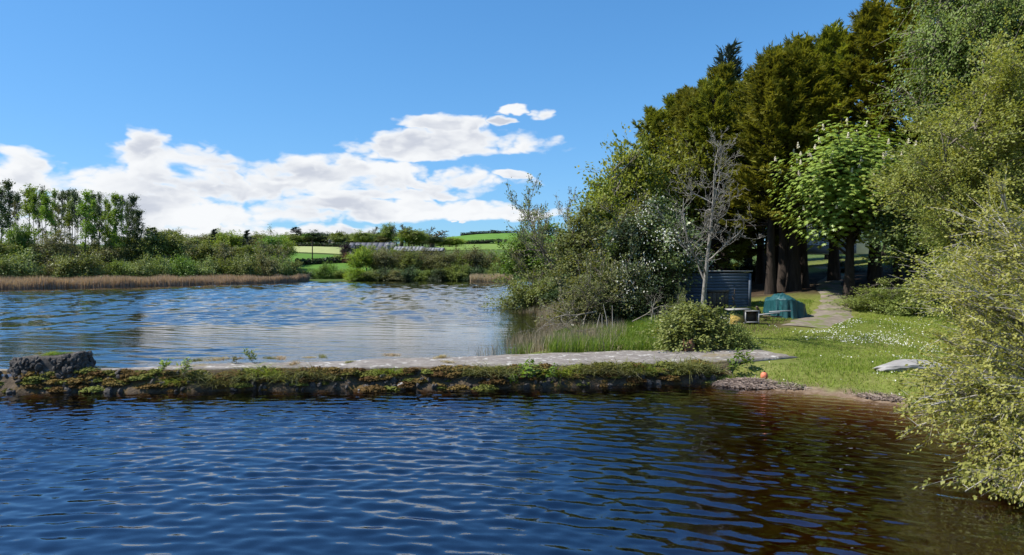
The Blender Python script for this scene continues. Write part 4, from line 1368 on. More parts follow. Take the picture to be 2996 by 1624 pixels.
MOSS = [moss_mesh(400 + i) for i in range(4)]
for i in range(295):
    x = sr.uniform(-21, 8.0)
    z = ZT - 0.04 - abs(sr.normal(0, 0.30))
    z = max(z, 0.02)
    s = sr.uniform(0.35, 1.0)
    obj('moss_cushion', MOSS[i % 4], M['moss'] if sr.random() < 0.52 else M['moss_green'], weir, (x, face_y(x, z) + 0.05, z - 0.03), (0, 0, sr.uniform(-0.4, 0.4)), (s, s * 0.9, s * 0.62))

TUFT = [tuft_mesh(500 + i, 260, 0.42, 0.20, 0.75, 0.014, 0.9) for i in range(3)] + [tuft_mesh(510 + i, 190, 0.3, 0.14, 0.45, 0.012, 0.2) for i in range(2)]
tufts = [(520, 0.35, 0.9), (575, 0.55, 1.2), (640, 0.3, 1.1), (700, 0.5, 1.2), (760, 0.6, 1.4), (820, 0.42, 1.3), (870, 0.6, 1.2), (930, 0.5, 1.1), (1130, 0.6, 0.9), (1395, 0.62, 1.25), (1440, 0.55, 1.3), (1500, 0.6, 1.2), (1650, 0.5, 1.2), (1725, 0.58, 1.35), (1790, 0.6, 1.5), (1840, 0.5, 1.3), (1885, 0.55, 1.2), (2010, 0.55, 1.6), (2045, 0.62, 1.6), (2085, 0.5, 1.3)]
for i, (px, z, s) in enumerate(tufts):
    x = wx(px, 24.6 if px < 1500 else 25.4)
    root = thing('grass_tussock', f'{ORD[i]} drooping grass tussock from the left on the weir face', 'grass tussock', (x, face_y(x, z - 0.12) + 0.02, z - 0.08), sr.uniform(-0.4, 0.4), (s * 1.5, s * 1.2, s * 0.85), 'grass tussocks on the weir face')
    obj('blades', TUFT[i % 3], M['tussock'] if i % 4 else M['grass'], root)


def weed_mesh(seed, n=60, h=0.4, leaf=(0.12, 0.05)):
    r = np.random.default_rng(seed)
    w_ = Geo()
    ns = 6
    base = np.column_stack([r.normal(0, 0.05, ns), r.normal(0, 0.05, ns), np.zeros(ns)])
    top = base + np.column_stack([r.normal(0, 0.12, ns), r.normal(0, 0.1, ns), h * r.uniform(0.6, 1.05, ns)])
    w_.tubes(bez(base, (base + top) / 2 + 0.02, top, 4), np.full((ns, 4), 0.006), 3)
    k = r.integers(0, ns, n)
    t_ = r.uniform(0.1, 1, n)[:, None]
    c = base[k] * (1 - t_) + top[k] * t_ + r.normal(0, 0.05, (n, 3))
    g = Geo()
    d = rdir(r, n)
    d[:, 2] = np.abs(d[:, 2]) * 0.5
    g.leaves(c + d * leaf[0] * 0.5, d, rdir(r, n) + np.array([0, 0, 1.2]), leaf[0], leaf[1], r.random(n))
    return w_.mesh('stem'), g.mesh('leaf')


WEED = [weed_mesh(600 + i, 90, 0.45, (0.13, 0.055)) for i in range(3)]
weeds = [(478, 24.6, 0.72, 1.0, 'grass', 'grey green'), (545, 24.45, 0.66, 1.15, 'bramble', 'big leafy'), (735, 26.3, 0.78, 1.0, 'bramble', 'low leafy'), (685, 26.2, 0.78, 0.6, 'tussock', 'small dry'), (1545, 25.0, 0.42, 1.5, 'larch', 'bright yellow green'), (1610, 25.1, 0.30, 1.1, 'fresh', 'low bright green'), (1500, 25.0, 0.2, 0.9, 'fresh', 'small green'),
         (2150, 26.4, 0.45, 1.3, 'fresh', 'dark green'), (2185, 26.7, 0.55, 1.3, 'fresh', 'dense green')]
for i, (px, yy, z, s, mt, ds) in enumerate(weeds):
    x = wx(px, yy)
    yv = min(yy, face_y(x, z)) if yy < 26 else yy
    root = thing('leafy_weed', f'{ds} leafy weed, {ORD[i]} from the left growing on the weir', 'weed', (x, yv, z), sr.uniform(0, 6), (s * 1.3, s * 1.1, s), 'leafy weeds on the weir')
    obj('stem', WEED[i % 3][0], M['bark'], root)
    obj('leaf', WEED[i % 3][1], M[mt], root)
# dry grass tufts along the lake edge of the deck
for i, (px, py) in enumerate(((575, 1058), (640, 1055), (700, 1052), (790, 1051), (820, 1052), (905, 1049), (945, 1047), (1145, 1042), (1290, 1048), (1020, 1062), (860, 1068), (1700, 1022), (2010, 1012), (1310, 1062))):
    Yv = (CH - ZT) * FPX / (py - HY)
    s = sr.uniform(0.5, 1.1)
    root = thing('dry_tuft', f'{ORD[i]} listed low straw coloured grass tuft on the concrete top, near column {px} of the weir'.replace(f' listed', '').replace(f', near column {px} of the weir', ' of the weir'), 'grass tuft', (wx(px, Yv), Yv, ZT + 0.02), sr.uniform(0, 6), (s * 1.6, s, s * 0.5), 'dry tufts on the weir top')
    obj('blades', TUFT[3 + i % 2], M['straw'] if i % 3 else M['tussock'], root)

# broken stone stub on the weir
stub = thing('stone_stub', 'broken dark stone wall stub with grass on top at the end of the weir', 'wall stub', (wx(150, 25.0), 25.08, 0))
sw, sd_, sh = 2.7, 1.15, 1.36
XX, TT = np.meshgrid(np.linspace(0, 2 * np.pi, 44, endpoint=False), np.linspace(0, 1, 9))
ring = lambda th, q: np.sign(np.cos(th)) * np.abs(np.cos(th)) ** 0.62 * q
cxs = ring(XX, sw / 2) * (1.08 - 0.20 * TT) + 0.12 * (fbm(XX * 1.8, TT * 3, 81) - 0.5)
cys = np.sign(np.sin(XX)) * np.abs(np.sin(XX)) ** 0.62 * sd_ / 2 * (1.1 - 0.25 * TT) + 0.16 * (fbm(XX * 1.8, TT * 3, 82) - 0.5)
czs = 0.40 + (sh - 0.55 + 0.10 * np.cos(XX) + 0.16 * (fbm(XX * 2.2, XX * 0, 88) - 0.5)) * TT
idx = np.arange(XX.size).reshape(XX.shape)
Q = np.stack([idx[:-1], np.roll(idx[:-1], -1, 1), np.roll(idx[1:], -1, 1), idx[1:]], -1).reshape(-1, 4)
Vv = np.stack([cxs.ravel(), cys.ravel(), czs.ravel()], 1)
cen = np.array([[0, 0, czs[-1].mean() - 0.03]])
n0 = len(Vv)
top_t = np.stack([idx[-1], np.roll(idx[-1], -1), np.full(44, n0)], 1)
obj('core', make_mesh('core', np.concatenate([Vv, cen]), Q, top_t), M['stone_dark'], stub)
for i in range(210):
    th = sr.uniform(0, 2 * np.pi) if i < 60 else sr.uniform(np.pi * 0.9, np.pi * 2.1)
    tt = sr.uniform(0.02, 1.0)
    x = ring(th, sw / 2) * (1.08 - 0.20 * tt) * 1.03
    y = math.copysign(abs(math.sin(th)) ** 0.62, math.sin(th)) * sd_ / 2 * (1.1 - 0.25 * tt) * 1.06
    s = sr.uniform(0.12, 0.28)
    obj('stone', ROCKS[i % 8], M['stone_dark'], stub, (x, y, 0.40 + (sh - 0.55 + 0.1 * math.cos(th)) * tt - 0.03), tuple(sr.uniform(0, 6.28, 3)), (s * 1.3, s, s * 0.8))
for (x, y, s, mt) in ((-0.15, 0.1, 0.7, 'grass'), (0.25, 0.05, 0.6, 'sedge'), (-0.6, 0.1, 0.5, 'tussock'), (0.6, 0.15, 0.45, 'tussock'), (0.0, -0.2, 0.5, 'grass')):
    o = obj('grass_cap', TUFT[4], M[mt], stub, (x, y, sh - 0.14), (0, 0, sr.uniform(0, 6)), (s * 1.8, s * 1.3, s * 0.55))

# loose stones and litter at the waterline
def loose(name, label, cat, px, py, z, size, mat, k=0, rot=None):
    Yv = (CH - z) * FPX / (py - HY)
    o = obj(name, ROCKS[k], M[mat], None, (wx(px, Yv), Yv, z), rot or tuple(sr.uniform(-0.3, 0.3, 3)), size)
    return tag(o, label, cat)


loose('slab_stone', 'pale sloping slab of rock at the foot of the weir, left half', 'rock', 400, 1138, 0.06, (1.1, 0.6, 0.30), 'concrete', 1, (0.1, -0.35, 0.3))
loose('white_stone', 'chunky whitish stone half in the water under the middle of the weir', 'rock', 1175, 1130, 0.10, (0.36, 0.30, 0.34), 'stone_pale', 0)
loose('white_pebble', 'small round white pebble left of the whitish stone at the weir foot', 'pebble', 1050, 1141, 0.03, (0.10, 0.10, 0.10), 'stone_pale', 3)
loose('white_pebble', 'tiny white pebble between whitish stone and flat white float', 'pebble', 1350, 1130, 0.03, (0.10, 0.08, 0.08), 'stone_pale', 4)
M['plastic_white'] = rough_mat('dirty_white_plastic', (0.62, 0.62, 0.60), (0.78, 0.78, 0.76), 6, (1, 1, 1), 0.45, 0.2, 0.01)


def bottle(label, px, py, L, rad, rz):
    Yv = CH * FPX / (py - HY)
    root = thing('plastic_bottle', label, 'bottle', (wx(px, Yv), Yv, 0.03), rz)
    xs = np.array([-0.5, -0.48, 0.2, 0.34, 0.36, 0.44]) * L
    P = np.zeros((1, 6, 3)); P[0, :, 0] = xs
    obj('body', Geo().tubes(P, np.array([[0.2, 1, 1, 0.45, 0.4, 0.4]]) * rad, 10).mesh('body', True), M['plastic_white'], root)
    P2 = np.zeros((1, 2, 3)); P2[0, :, 0] = [0.44 * L, 0.5 * L]
    obj('cap', Geo().tubes(P2, np.array([[0.48, 0.44]]) * rad, 8).mesh('cap'), M['stone_pale'], root)


bottle('flat white plastic bottle floating under the middle tussocks of the weir', 1392, 1131, 0.34, 0.06, 0.15)
bottle('white plastic bottle floating at the grassy end of the weir', 2010, 1118, 0.15, 0.06, 0.4)
# white plastic loop beside it
th = np.linspace(0, 2 * np.pi, 18)
Yv = CH * FPX / (1120 - HY)
P = np.stack([0.17 * np.cos(th), 0.08 * np.sin(th), 0.02 + 0.03 * np.sin(th)], 1)
o = obj('plastic_hoop', Geo().tubes(P[None], np.full((1, 18), 0.013), 5).mesh('plastic_hoop'), M['plastic_white'], None, (wx(1972, Yv), Yv, 0.01))
tag(o, 'thin white plastic hoop floating beside the small white bottle', 'hoop')

# ------------------------------------------------------------------ near bank: track, rock, buoy, drift line
tr = np.array([(12.0, 33.0, 0.7), (15.5, 36.5, 1.6), (19.2, 41.0, 1.75), (21.0, 44.5, 1.35), (22.6, 48.0, 1.3), (25.0, 54.0, 1.4), (28.0, 60.0, 1.5), (32.5, 68.0, 1.6), (37.0, 76.0, 1.6), (40, 90, 1.6)])
s_ = np.linspace(1.0, len(tr) - 1.01, 120)
px_ = np.interp(s_, range(len(tr)), tr[:, 0]); py_ = np.interp(s_, range(len(tr)), tr[:, 1]); pw_ = np.interp(s_, range(len(tr)), tr[:, 2]) * 0.78
lat = np.linspace(-1, 1, 11)
dxs, dys = np.gradient(px_), np.gradient(py_)
nl = np.hypot(dxs, dys)
wob_ = 1 + 0.5 * (fbm(s_[:, None] * 5 + 40 * (lat[None] > 0), lat[None] * 0, 83) - 0.5)
XX = px_[:, None] + (-dys / nl)[:, None] * -1 * lat[None] * pw_[:, None] * wob_ * -1
YY = py_[:, None] + (dxs / nl)[:, None] * lat[None] * pw_[:, None] * wob_
ZZ = ground(XX, YY) + 0.05 - 0.09 * np.abs(lat[None]) ** 3 + 0.03 * (fbm(XX * 2, YY * 2, 84) - 0.5)
idx = np.arange(XX.size).reshape(XX.shape)
Q = np.stack([idx[:-1, :-1], idx[:-1, 1:], idx[1:, 1:], idx[1:, :-1]], -1).reshape(-1, 4)
M['track'] = rough_mat('dirt_track', (0.13, 0.108, 0.086), (0.24, 0.205, 0.17), 1.6, (1, 1, 1), 0.95, 0.6, 0.04, c2=(0.13, 0.15, 0.05), s2=1.1, t2=(0.48, 0.60), spec=0.1)
struct('track', make_mesh('track', np.stack([XX.ravel(), YY.ravel(), ZZ.ravel()], 1), Q, smooth=True), M['track'])

rock = obj('flat_rock', rock_mesh(352, 4, 0.30, (1, 0.62, 0.24)), M['stone_pale'], None, (wx(2665, 25.8), 25.8, gz(wx(2665, 25.8), 25.8) + 0.08), (0.02, 0.02, 0.2), (3.5, 2.9, 2.2))
tag(rock, 'low flat pale grey rock lying in the daisy grass beside the sallow', 'rock')

M['buoy'] = rough_mat('faded_orange_plastic', (0.62, 0.17, 0.09), (0.70, 0.24, 0.14), 6, (1, 1, 1), 0.45, 0.2, 0.01)
bx_, by_ = wx(2236, 25.6), 25.6
by0 = gz(bx_, by_) + 0.2
buoy = thing('orange_buoy', 'faded orange mooring buoy sitting on the drift of sticks', 'buoy', (bx_, by_, by0), 0.4, (0.85, 0.85, 0.85))
th = np.linspace(-np.pi / 2, np.pi / 2, 11)
P = np.zeros((1, 11, 3)); P[0, :, 2] = 0.16 * np.sin(th) * 1.05
obj('float', Geo().tubes(P, 0.155 * np.cos(th)[None] ** 0.8 + 0.004, 16).mesh('float', True), M['buoy'], buoy)
P = np.zeros((1, 4, 3)); P[0, :, 2] = [0.10, 0.16, 0.20, 0.24]
obj('neck', Geo().tubes(P, np.array([[0.05, 0.04, 0.035, 0.01]]), 8).mesh('neck', True), M['bark_dark'], buoy)
P = np.stack([0.165 * np.sin(np.linspace(-1.2, 1.4, 9)) * 0, -0.165 * np.cos(np.linspace(-1.2, 1.4, 9)), 0.168 * np.sin(np.linspace(-1.2, 1.4, 9))], 1)
obj('rope', Geo().tubes(P[None], np.full((1, 9), 0.011), 5).mesh('rope'), M['bark_dark'], buoy)

# drift of sticks and dead reed at the beach
def sticks(n, cx_, cy_, sx, sy, rz, hgt, label, L=(0.1, 0.5)):
    a_ = rng.uniform(0, 2 * np.pi, n)
    q = np.sqrt(rng.random(n))
    lx, ly = np.cos(a_) * q * sx, np.sin(a_) * q * sy
    x = cx_ + lx * math.cos(rz) - ly * math.sin(rz)
    y = cy_ + lx * math.sin(rz) + ly * math.cos(rz)
    z = np.maximum(ground(x, y), 0.0) + 0.02 + hgt * (1 - q ** 2) * rng.random(n) ** 0.6
    d = np.column_stack([rng.normal(1, 0.5, n) * np.where(rng.random(n) < 0.5, 1, -1), rng.normal(0, 0.55, n), rng.normal(0, 0.14, n)])
    d /= np.linalg.norm(d, axis=1, keepdims=True)
    Ls = rng.uniform(L[0], L[1], n) ** 1.0
    c = np.column_stack([x, y, z])
    P = np.stack([c - d * Ls[:, None] / 2, c + rng.normal(0, 0.01, (n, 3)), c + d * Ls[:, None] / 2], 1)
    g = Geo().tubes(P, np.full((n, 3), 1.0) * rng.uniform(0.006, 0.016, (n, 1)), 4, rng.random(n))
    return stuff('driftwood', g.mesh('driftwood'), M['stick'], label, 'driftwood')


sticks(1500, 8.75, 25.35, 1.15, 0.55, -0.35, 0.22, 'heap of broken sticks and dead reeds washed up beside the weir')
sticks(350, 9.9, 24.85, 0.8, 0.3, -0.7, 0.06, 'thin trail of sticks along the top of the sandy beach')
sticks(420, 12.3, 22.75, 0.75, 0.28, -0.75, 0.08, 'small scatter of dead reed stalks beyond the sandy beach')

# ------------------------------------------------------------------ shed, covered boat, junk, house
M['board_blue'] = rough_mat('blue_painted_board', (0.060, 0.080, 0.112), (0.125, 0.160, 0.205), 3.0, (0.5, 1, 6), 0.6, 0.3, 0.01, c2=(0.17, 0.18, 0.19), s2=3, t2=(0.60, 0.74))
M['board_brown'] = rough_mat('weathered_board', (0.085, 0.062, 0.045), (0.18, 0.14, 0.105), 4.0, (0.5, 1, 6), 0.9, 0.4, 0.01)
M['felt'] = rough_mat('pale_roof_felt', (0.22, 0.225, 0.23), (0.36, 0.365, 0.37), 3, (1, 1, 1), 0.85, 0.3, 0.01)
SY = 44.0
sx0, sx1 = wx(1985, SY), wx(2193, SY)
sz0 = gz((sx0 + sx1) / 2, SY)
sz0 = wz(903, SY)
shed = thing('boarded_shed', 'old blue grey shed of overlapping boards behind the bramble bush', 'shed', ((sx0 + sx1) / 2, SY, sz0), R(-2))
SL, SD, SH = sx1 - sx0, 2.6, wz(800, SY) - sz0
obj('carcass', Geo().box((0, SD / 2, SH / 2 - 0.15), (SL - 0.06, SD - 0.1, SH + 0.2)).mesh('carcass'), M['board_brown'], shed)
nb = 12
bh = SH / nb
bm_ = Geo().box((0, 0, 0), (SL, 0.035, bh * 1.12)).mesh('board')
for i in range(nb):
    obj('board', bm_, M['board_blue'], shed, (0, -0.02 + 0.004 * (i % 2), bh * (i + 0.5)), (R(9) + 0.02 * (i % 3 - 1), 0.004 * (i % 3 - 1), 0))
sbm = Geo().box((0, 0, 0), (0.035, SD, bh * 1.12)).mesh('side_board')
for i in range(nb):
    obj('side_board', sbm, M['board_blue'], shed, (SL / 2 + 0.01, SD / 2, bh * (i + 0.5)), (0, R(9), 0))
    obj('side_board', sbm, M['board_blue'], shed, (-SL / 2 - 0.01, SD / 2, bh * (i + 0.5)), (0, R(-9), 0))
for sx in (-1, 1):
    obj('corner_post', Geo().box((0, 0, 0), (0.16, 0.07, SH)).mesh('corner_post'), M['board_blue'], shed, (sx * (SL / 2 - 0.03), -0.075, SH / 2))
obj('roof', Geo().box((0, 0, 0), (SL + 0.25, SD + 0.35, 0.05)).mesh('roof'), M['felt'], shed, (0, SD / 2 - 0.02, SH + 0.05), (R(-4), 0, 0))
dx0 = wx(2070, SY) - (sx0 + sx1) / 2
for i in range(5):
    obj('door_board', Geo().box((0, 0, 0), (0.25, 0.03, 1.15)).mesh('door_board'), M['board_brown'], shed, (dx0 + 0.13 + 0.262 * i, -0.12 - 0.004 * (i % 2), 0.6))
obj('door_rail', Geo().box((0, 0, 0), (1.36, 0.04, 0.14)).mesh('door_rail'), M['board_brown'], shed, (dx0 + 0.66, -0.16, 1.12))
for i, (x, l, a_) in enumerate(((dx0 + 1.55, 1.3, 0.12), (dx0 + 1.75, 0.9, -0.25))):
    P = np.array([[[0, -0.25, 0], [a_ * 0.4, -0.2, l * 0.5], [a_, -0.16, l]]])
    o = obj('leaning_plank', Geo().tubes(P, np.full((1, 3), 0.03), 4).mesh('leaning_plank'), M['board_brown'], None, (shed.location.x + x, SY - 0.1, sz0 - 0.05))
    tag(o, ('long thin plank leaning against the shed beside its door', 'short stick leaning on the shed right of the long plank')[i], 'plank')

# boat under tarpaulin
M['tarp'] = rough_mat('teal_tarpaulin', (0.006, 0.044, 0.052), (0.011, 0.074, 0.080), 2.0, (1, 1, 1), 0.5, 0.5, 0.04, c2=(0.018, 0.115, 0.115), s2=1.4, t2=(0.55, 0.7), spec=0.45)
TYY = 41.0
tx, ty = wx(2296, TYY), TYY
tz0 = wz(931, TYY)
tarp = thing('tarpaulin_cover', 'crumpled teal tarpaulin draped over a boat beside the track', 'tarpaulin', (tx, ty, tz0), 0, (0.93, 0.93, 0.95))
nth, nr = 140, 40
TH, RR = np.meshgrid(np.linspace(0, 2 * np.pi, nth, endpoint=False), np.linspace(0, 1, nr))
sup = (np.abs(np.cos(TH)) ** 2.6 + np.abs(np.sin(TH)) ** 2.6) ** (-1 / 2.6)
prof_h = np.where(RR < 0.45, 1 - 0.07 * (RR / 0.45) ** 2, 0.93 * (1 - ((RR - 0.45) / 0.55) ** 1.25))
prof_r = np.where(RR < 0.45, RR / 0.45 * 0.80, 0.80 + 0.20 * ((RR - 0.45) / 0.55) ** 1.3)
pleat = 0.30 * fbm(np.cos(TH) * 4.5 + 7, np.sin(TH) * 4.5 + 0.6 * RR, 87, 3) ** 1.5 + 0.05 * fbm(np.cos(TH) * 11, np.sin(TH) * 11, 89, 2)
rad_ = prof_r * sup * (1 - pleat * smoothstep(0.3, 1, RR))
Xc, Yc = rad_ * np.cos(TH) * 1.45, rad_ * np.sin(TH) * 1.75
hump = 0.92 + 0.30 * np.exp(-((Xc + 0.55) / 0.55) ** 2 - ((Yc + 0.3) / 1.2) ** 2) - 0.14 * np.clip(Xc, 0, 2)
crum = 0.38 * (fbm(Xc * 3.2 + 9, Yc * 3.2, 85) - 0.5) + 0.07 * (np.abs(fbm(Xc * 2 + 3, Yc * 2 + RR, 86) - 0.5))
Zc = np.maximum(prof_h, 0.0) * 1.30 * hump + crum * smoothstep(0, 0.3, prof_h) - 0.03
ca, sa_ = math.cos(0.35), math.sin(0.35)
Xr, Yr = Xc * ca - Yc * sa_ * 0.6, Xc * sa_ + Yc * ca
idx = np.arange(TH.size).reshape(TH.shape)
Q = np.stack([idx[:-1], np.roll(idx[:-1], -1, 1), np.roll(idx[1:], -1, 1), idx[1:]], -1).reshape(-1, 4)
Vt = np.stack([Xr.ravel(), Yr.ravel(), Zc.ravel()], 1)
obj('sheet', make_mesh('sheet', Vt, Q, smooth=True), M['tarp'], tarp)
# junk in front of the shed
JY = 37.5
M['enamel'] = rough_mat('chipped_white_enamel', (0.24, 0.235, 0.22), (0.40, 0.39, 0.37), 4, (1, 1, 1), 0.5, 0.2, 0.01, c2=(0.20, 0.14, 0.09), s2=4, t2=(0.62, 0.7))
M['mustard'] = rough_mat('mustard_board', (0.34, 0.24, 0.055), (0.46, 0.33, 0.09), 3, (1, 1, 1), 0.7, 0.2, 0.01, c2=(0.2, 0.15, 0.06), s2=4)
cab = thing('old_cabinet', 'rusty white open fronted cabinet dumped on the grass before the shed', 'cabinet', (wx(2198, JY), JY, wz(946, JY)), R(-6))
cw, cd_, chh = 0.70, 0.5, 0.66
for nm, c_, s__ in (('side_panel', (-cw / 2, 0, chh / 2), (0.05, cd_, chh)), ('side_panel', (cw / 2, 0, chh / 2), (0.04, cd_, chh)), ('top_panel', (0, 0, chh + 0.022), (cw + 0.08, cd_ + 0.04, 0.045)), ('bottom_panel', (0, 0, 0.08), (cw - 0.06, cd_, 0.05)), ('back_panel', (0, cd_ / 2 - 0.02, chh / 2 + 0.05), (cw - 0.06, 0.02, chh - 0.12))):
    obj(nm, Geo().box((0, 0, 0), s__).mesh(nm), M['board_brown'] if nm == 'back_panel' else M['enamel'], cab, c_)
pan = thing('mustard_panel', 'mustard yellow curved panel leaning beside the old white cabinet', 'panel', (wx(2158, JY), JY - 0.05, wz(948, JY)), R(8))
th = np.linspace(0, np.pi / 2, 9)
V0 = np.array([[-0.42, 0, 0.05]] + [[-0.42 + 0.80 * math.sin(a_) ** 0.7, -0.06, 0.08 + 0.5 * math.cos(a_) ** 0.8] for a_ in th])
V1 = V0 + np.array([0, 0.08, 0])
nV = len(V0)
Tt = [[0, i + 1, i] for i in range(1, nV - 1)] + [[nV, nV + i, nV + i + 1] for i in range(1, nV - 1)]
Qq = [[i, i + 1, nV + i + 1, nV + i] for i in range(nV - 1)]
obj('face', make_mesh('face', np.concatenate([V0, V1]), Qq, Tt), M['mustard'], pan)
obj('plinth', Geo().box((0, 0, 0), (0.9, 0.25, 0.1)).mesh('plinth'), M['mustard'], pan, (-0.02, 0.02, 0.0))
tab = thing('scrap_tabletop', 'dirty white board lying flat across the mustard panel and cabinet', 'board', (wx(2160, JY), JY + 0.1, wz(905, JY)), R(4))
obj('board', Geo().box((0, 0, 0), (1.25, 0.55, 0.05), tilt=(0.05, -0.03)).mesh('board'), M['enamel'], tab)
for i, (px, py, L_, rz, el) in enumerate(((2250, 918, 1.3, 0.1, -0.10), (2262, 926, 1.0, -0.2, 0.05), (2240, 930, 0.9, 0.5, 0.12), (2290, 912, 1.2, -0.1, -0.06), (2228, 908, 0.7, 0.9, 0.6))):
    g = Geo().box((0, 0, 0), (L_, 0.12, 0.06), tilt=(0, el))
    o = obj('scrap_timber', g.mesh('scrap_timber'), M['board_brown'] if i not in (0, 3) else M['felt'], None, (wx(px, 38.6), 38.6 + 0.12 * i, wz(py, 38.6)), (0, 0, rz))
    tag(o, f'{ORD[i]} from the left of the old timbers lying between cabinet and tarpaulin', 'timber', 'scrap timbers by the tarpaulin')

# white house seen between the trunks
M['render'] = rough_mat('white_render', (0.66, 0.65, 0.63), (0.76, 0.75, 0.73), 2, (1, 1, 1), 0.9, 0.15, 0.01)
HYY = 86.0
hx = wx(2440, HYY)
hz0 = wz(738, HYY)
house = thing('white_house', 'white rendered house half hidden behind the chestnut tree', 'house', (hx, HYY, hz0), R(-20))
obj('wall', Geo().box((0, 4, 3.0), (9, 8, 6.4)).mesh('wall'), M['render'], house)
g = Geo()
g.add([[-4.9, -0.5, 6.1], [4.9, -0.5, 6.1], [4.9, 8.5, 6.1], [-4.9, 8.5, 6.1], [-4.9, 4, 9.2], [4.9, 4, 9.2]], Q=[[0, 1, 5, 4], [2, 3, 4, 5], [0, 3, 2, 1]], T=[[0, 4, 3], [1, 2, 5]])
obj('roof', g.mesh('roof'), M['slate'], house)
for (x, z) in ((-1.5, 1.6), (1.8, 1.6), (-1.5, 4.4), (1.8, 4.4)):
    fr = obj('window', Geo().box((0, 0, 0), (1.5, 0.1, 1.4)).mesh('window'), M['skylight'], house, (x, -0.03, z))
    obj('pane', Geo().box((0, 0, 0), (1.3, 0.06, 1.2)).mesh('pane'), M['pane'], fr, (0, -0.04, 0))
WY = 80.0
tw_ = thing('terrace_wall', 'low grey garden wall with white pierced blocks before the white house', 'garden wall', (wx(2400, WY), WY, wz(741, WY)), R(-4))
obj('stone_base', Geo().box((0, 0, 0.45), (8, 0.4, 0.95)).mesh('stone_base'), M['barn_wall'], tw_)
obj('coping', Geo().box((0, 0, 0.96), (8.1, 0.5, 0.08)).mesh('coping'), M['grass'] if False else M['felt'], tw_)
blk = Geo()
for (c_, s__) in (((0, 0, 0.05), (0.42, 0.12, 0.08)), ((0, 0, 0.41), (0.42, 0.12, 0.08)), ((-0.17, 0, 0.23), (0.08, 0.12, 0.28)), ((0.17, 0, 0.23), (0.08, 0.12, 0.28)), ((0, 0, 0.23), (0.26, 0.1, 0.06))):
    blk.box(c_, s__)
blk = blk.mesh('pierced_block')
for i in range(16):
    obj('pierced_block', blk, M['render'], tw_, (-3.6 + 0.46 * i, 0.0, 1.002))

# ------------------------------------------------------------------ right bank: conifers
CYP = [conifer(61, 20, 11.5, 0.13, 230, 24, 12, (0.56, 0.105), 0.42, (0.02, 0.95), 0.62, droop=0.3, rag=0.38, lead=0.5),
       conifer(62, 20, 11.0, 0.16, 225, 24, 12, (0.56, 0.105), 0.45, (0.05, 0.95), 0.66, droop=0.3, rag=0.42, lead=0.5),
       conifer(64, 20, 11.0, 0.29, 205, 24, 12, (0.56, 0.105), 0.50, (0.05, 0.95), 0.66, droop=0.3, rag=0.4, lead=0.5)]
cyps = [(1915, 318, 78, 250, 0), (2010, 268, 74, 270, 1), (2118, 205, 70, 290, 0), (2225, 190, 66, 300, 1), (2338, 112, 62, 330, 2), (2440, 82, 60, 330, 2), (2560, 10, 57, 370, 2), (2700, -70, 54, 420, 1), (2850, -60, 56, 420, 0), (2300, 165, 73, 300, 2), (2190, 215, 77, 280, 1), (1968, 286, 82, 270, 1), (2066, 232, 84, 280, 0), (2275, 140, 70, 300, 2)]  # two of the rear cypresses are added to shade the ground beyond
for i, (px, top, yy, w_, k) in enumerate(sorted(cyps)):
    plant('cypress_tree', f'{ORD[i]} of the big olive green cypresses from the lake side', 'tree', CYP[k], px, yy, top, w_, 'cypress', 'bark_dark', group='row of cypresses on the right bank')
plant('blue_spruce', 'blue grey spruce tip rising behind the row of cypresses', 'tree', conifer(63, 14, 5.2, 0.06, 120, 10, 8, (0.6, 0.12), 0.2, (-0.05, 0.75), 0.85, rag=0.4), 2128, 92, 122, 190, 'spruce', 'bark_dark')
# slim trunks of the plantation edge behind the shed and by the track
for i, (px, yy, r_) in enumerate(((2022, 62, 0.30), (2040, 64, 0.34), (2078, 60, 0.36), (2118, 66, 0.32), (2255, 52, 0.40), (2292, 54, 0.46), (2322, 52.5, 0.5), (2348, 55, 0.46))):
    X_ = wx(px, yy)
    z_ = gz(X_, yy)
    root = thing('conifer_trunk_tree', f'{ORD[i]} dark conifer trunk from the left in the shade behind the shed', 'tree', (X_, yy, z_ - 0.1), rng.uniform(0, 6), (r_ / 0.42 * 0.8, r_ / 0.42 * 0.8, 0.92), 'shaded conifer trunks')
    obj('trunk', CYP[i % 2 if i < 4 else 2]['wood'], M['bark_dark'], root)
    obj('crown', CYP[i % 2 if i < 4 else 2]['crown'], M['cypress'], root)

# ------------------------------------------------------------------ right bank: broadleaves round the lake shore
LEAFY = [broad(s, 10, 0.16, 3.4, nhub=46, ntip=16, nleaf=20, leaf=(0.24, 0.17), hub_r=0.85, leaf_s=0.17, trunk_r=0.18, stems=2, twig=1.2) for s in (71, 72, 73)]
SHRUB = [broad(s, 5, 0.0, 3.4, nhub=46, ntip=15, nleaf=20, leaf=(0.17, 0.11), hub_r=0.62, leaf_s=0.13, trunk_r=0.10, stems=7, shell=0.4, dome=True, coh=1.0) for s in (75, 76)]
THIN = [bare(s, 10, 0.40, 0.15, 4, 0.22, (11, 7, 6), nleaf=1500, leaf=(0.17, 0.12), leaf_s=0.12, minr=0.012, up=0.3) for s in (81, 82)]
plant('sycamore', 'fresh green leafy sycamore leaning over the lake edge', 'tree', LEAFY[0], 1562, 70, 648, 190, 'fresh', 'bark')
plant('grey_sallow', 'grey green dome shaped sallow bush standing in the lake edge', 'bush', SHRUB[0], 1556, 62, 778, 205, 'grey_willow', 'bark', z=0.5)
plant('budding_ash', 'twiggy ash just coming into leaf above the lake edge bushes', 'tree', THIN[0], 1650, 58, 508, 250, 'grey_willow', 'bark')
plant('thin_ash', 'thin grey twiggy tree left of the budding ash against the sky', 'tree', THIN[1], 1570, 68, 590, 170, 'dull', 'bark')
plant('pale_twig_tree', 'pale leafless twiggy tree right of the budding ash against the sky', 'tree', THIN[0], 1735, 66, 545, 170, 'dull', 'twig_pale', rz=2.0)
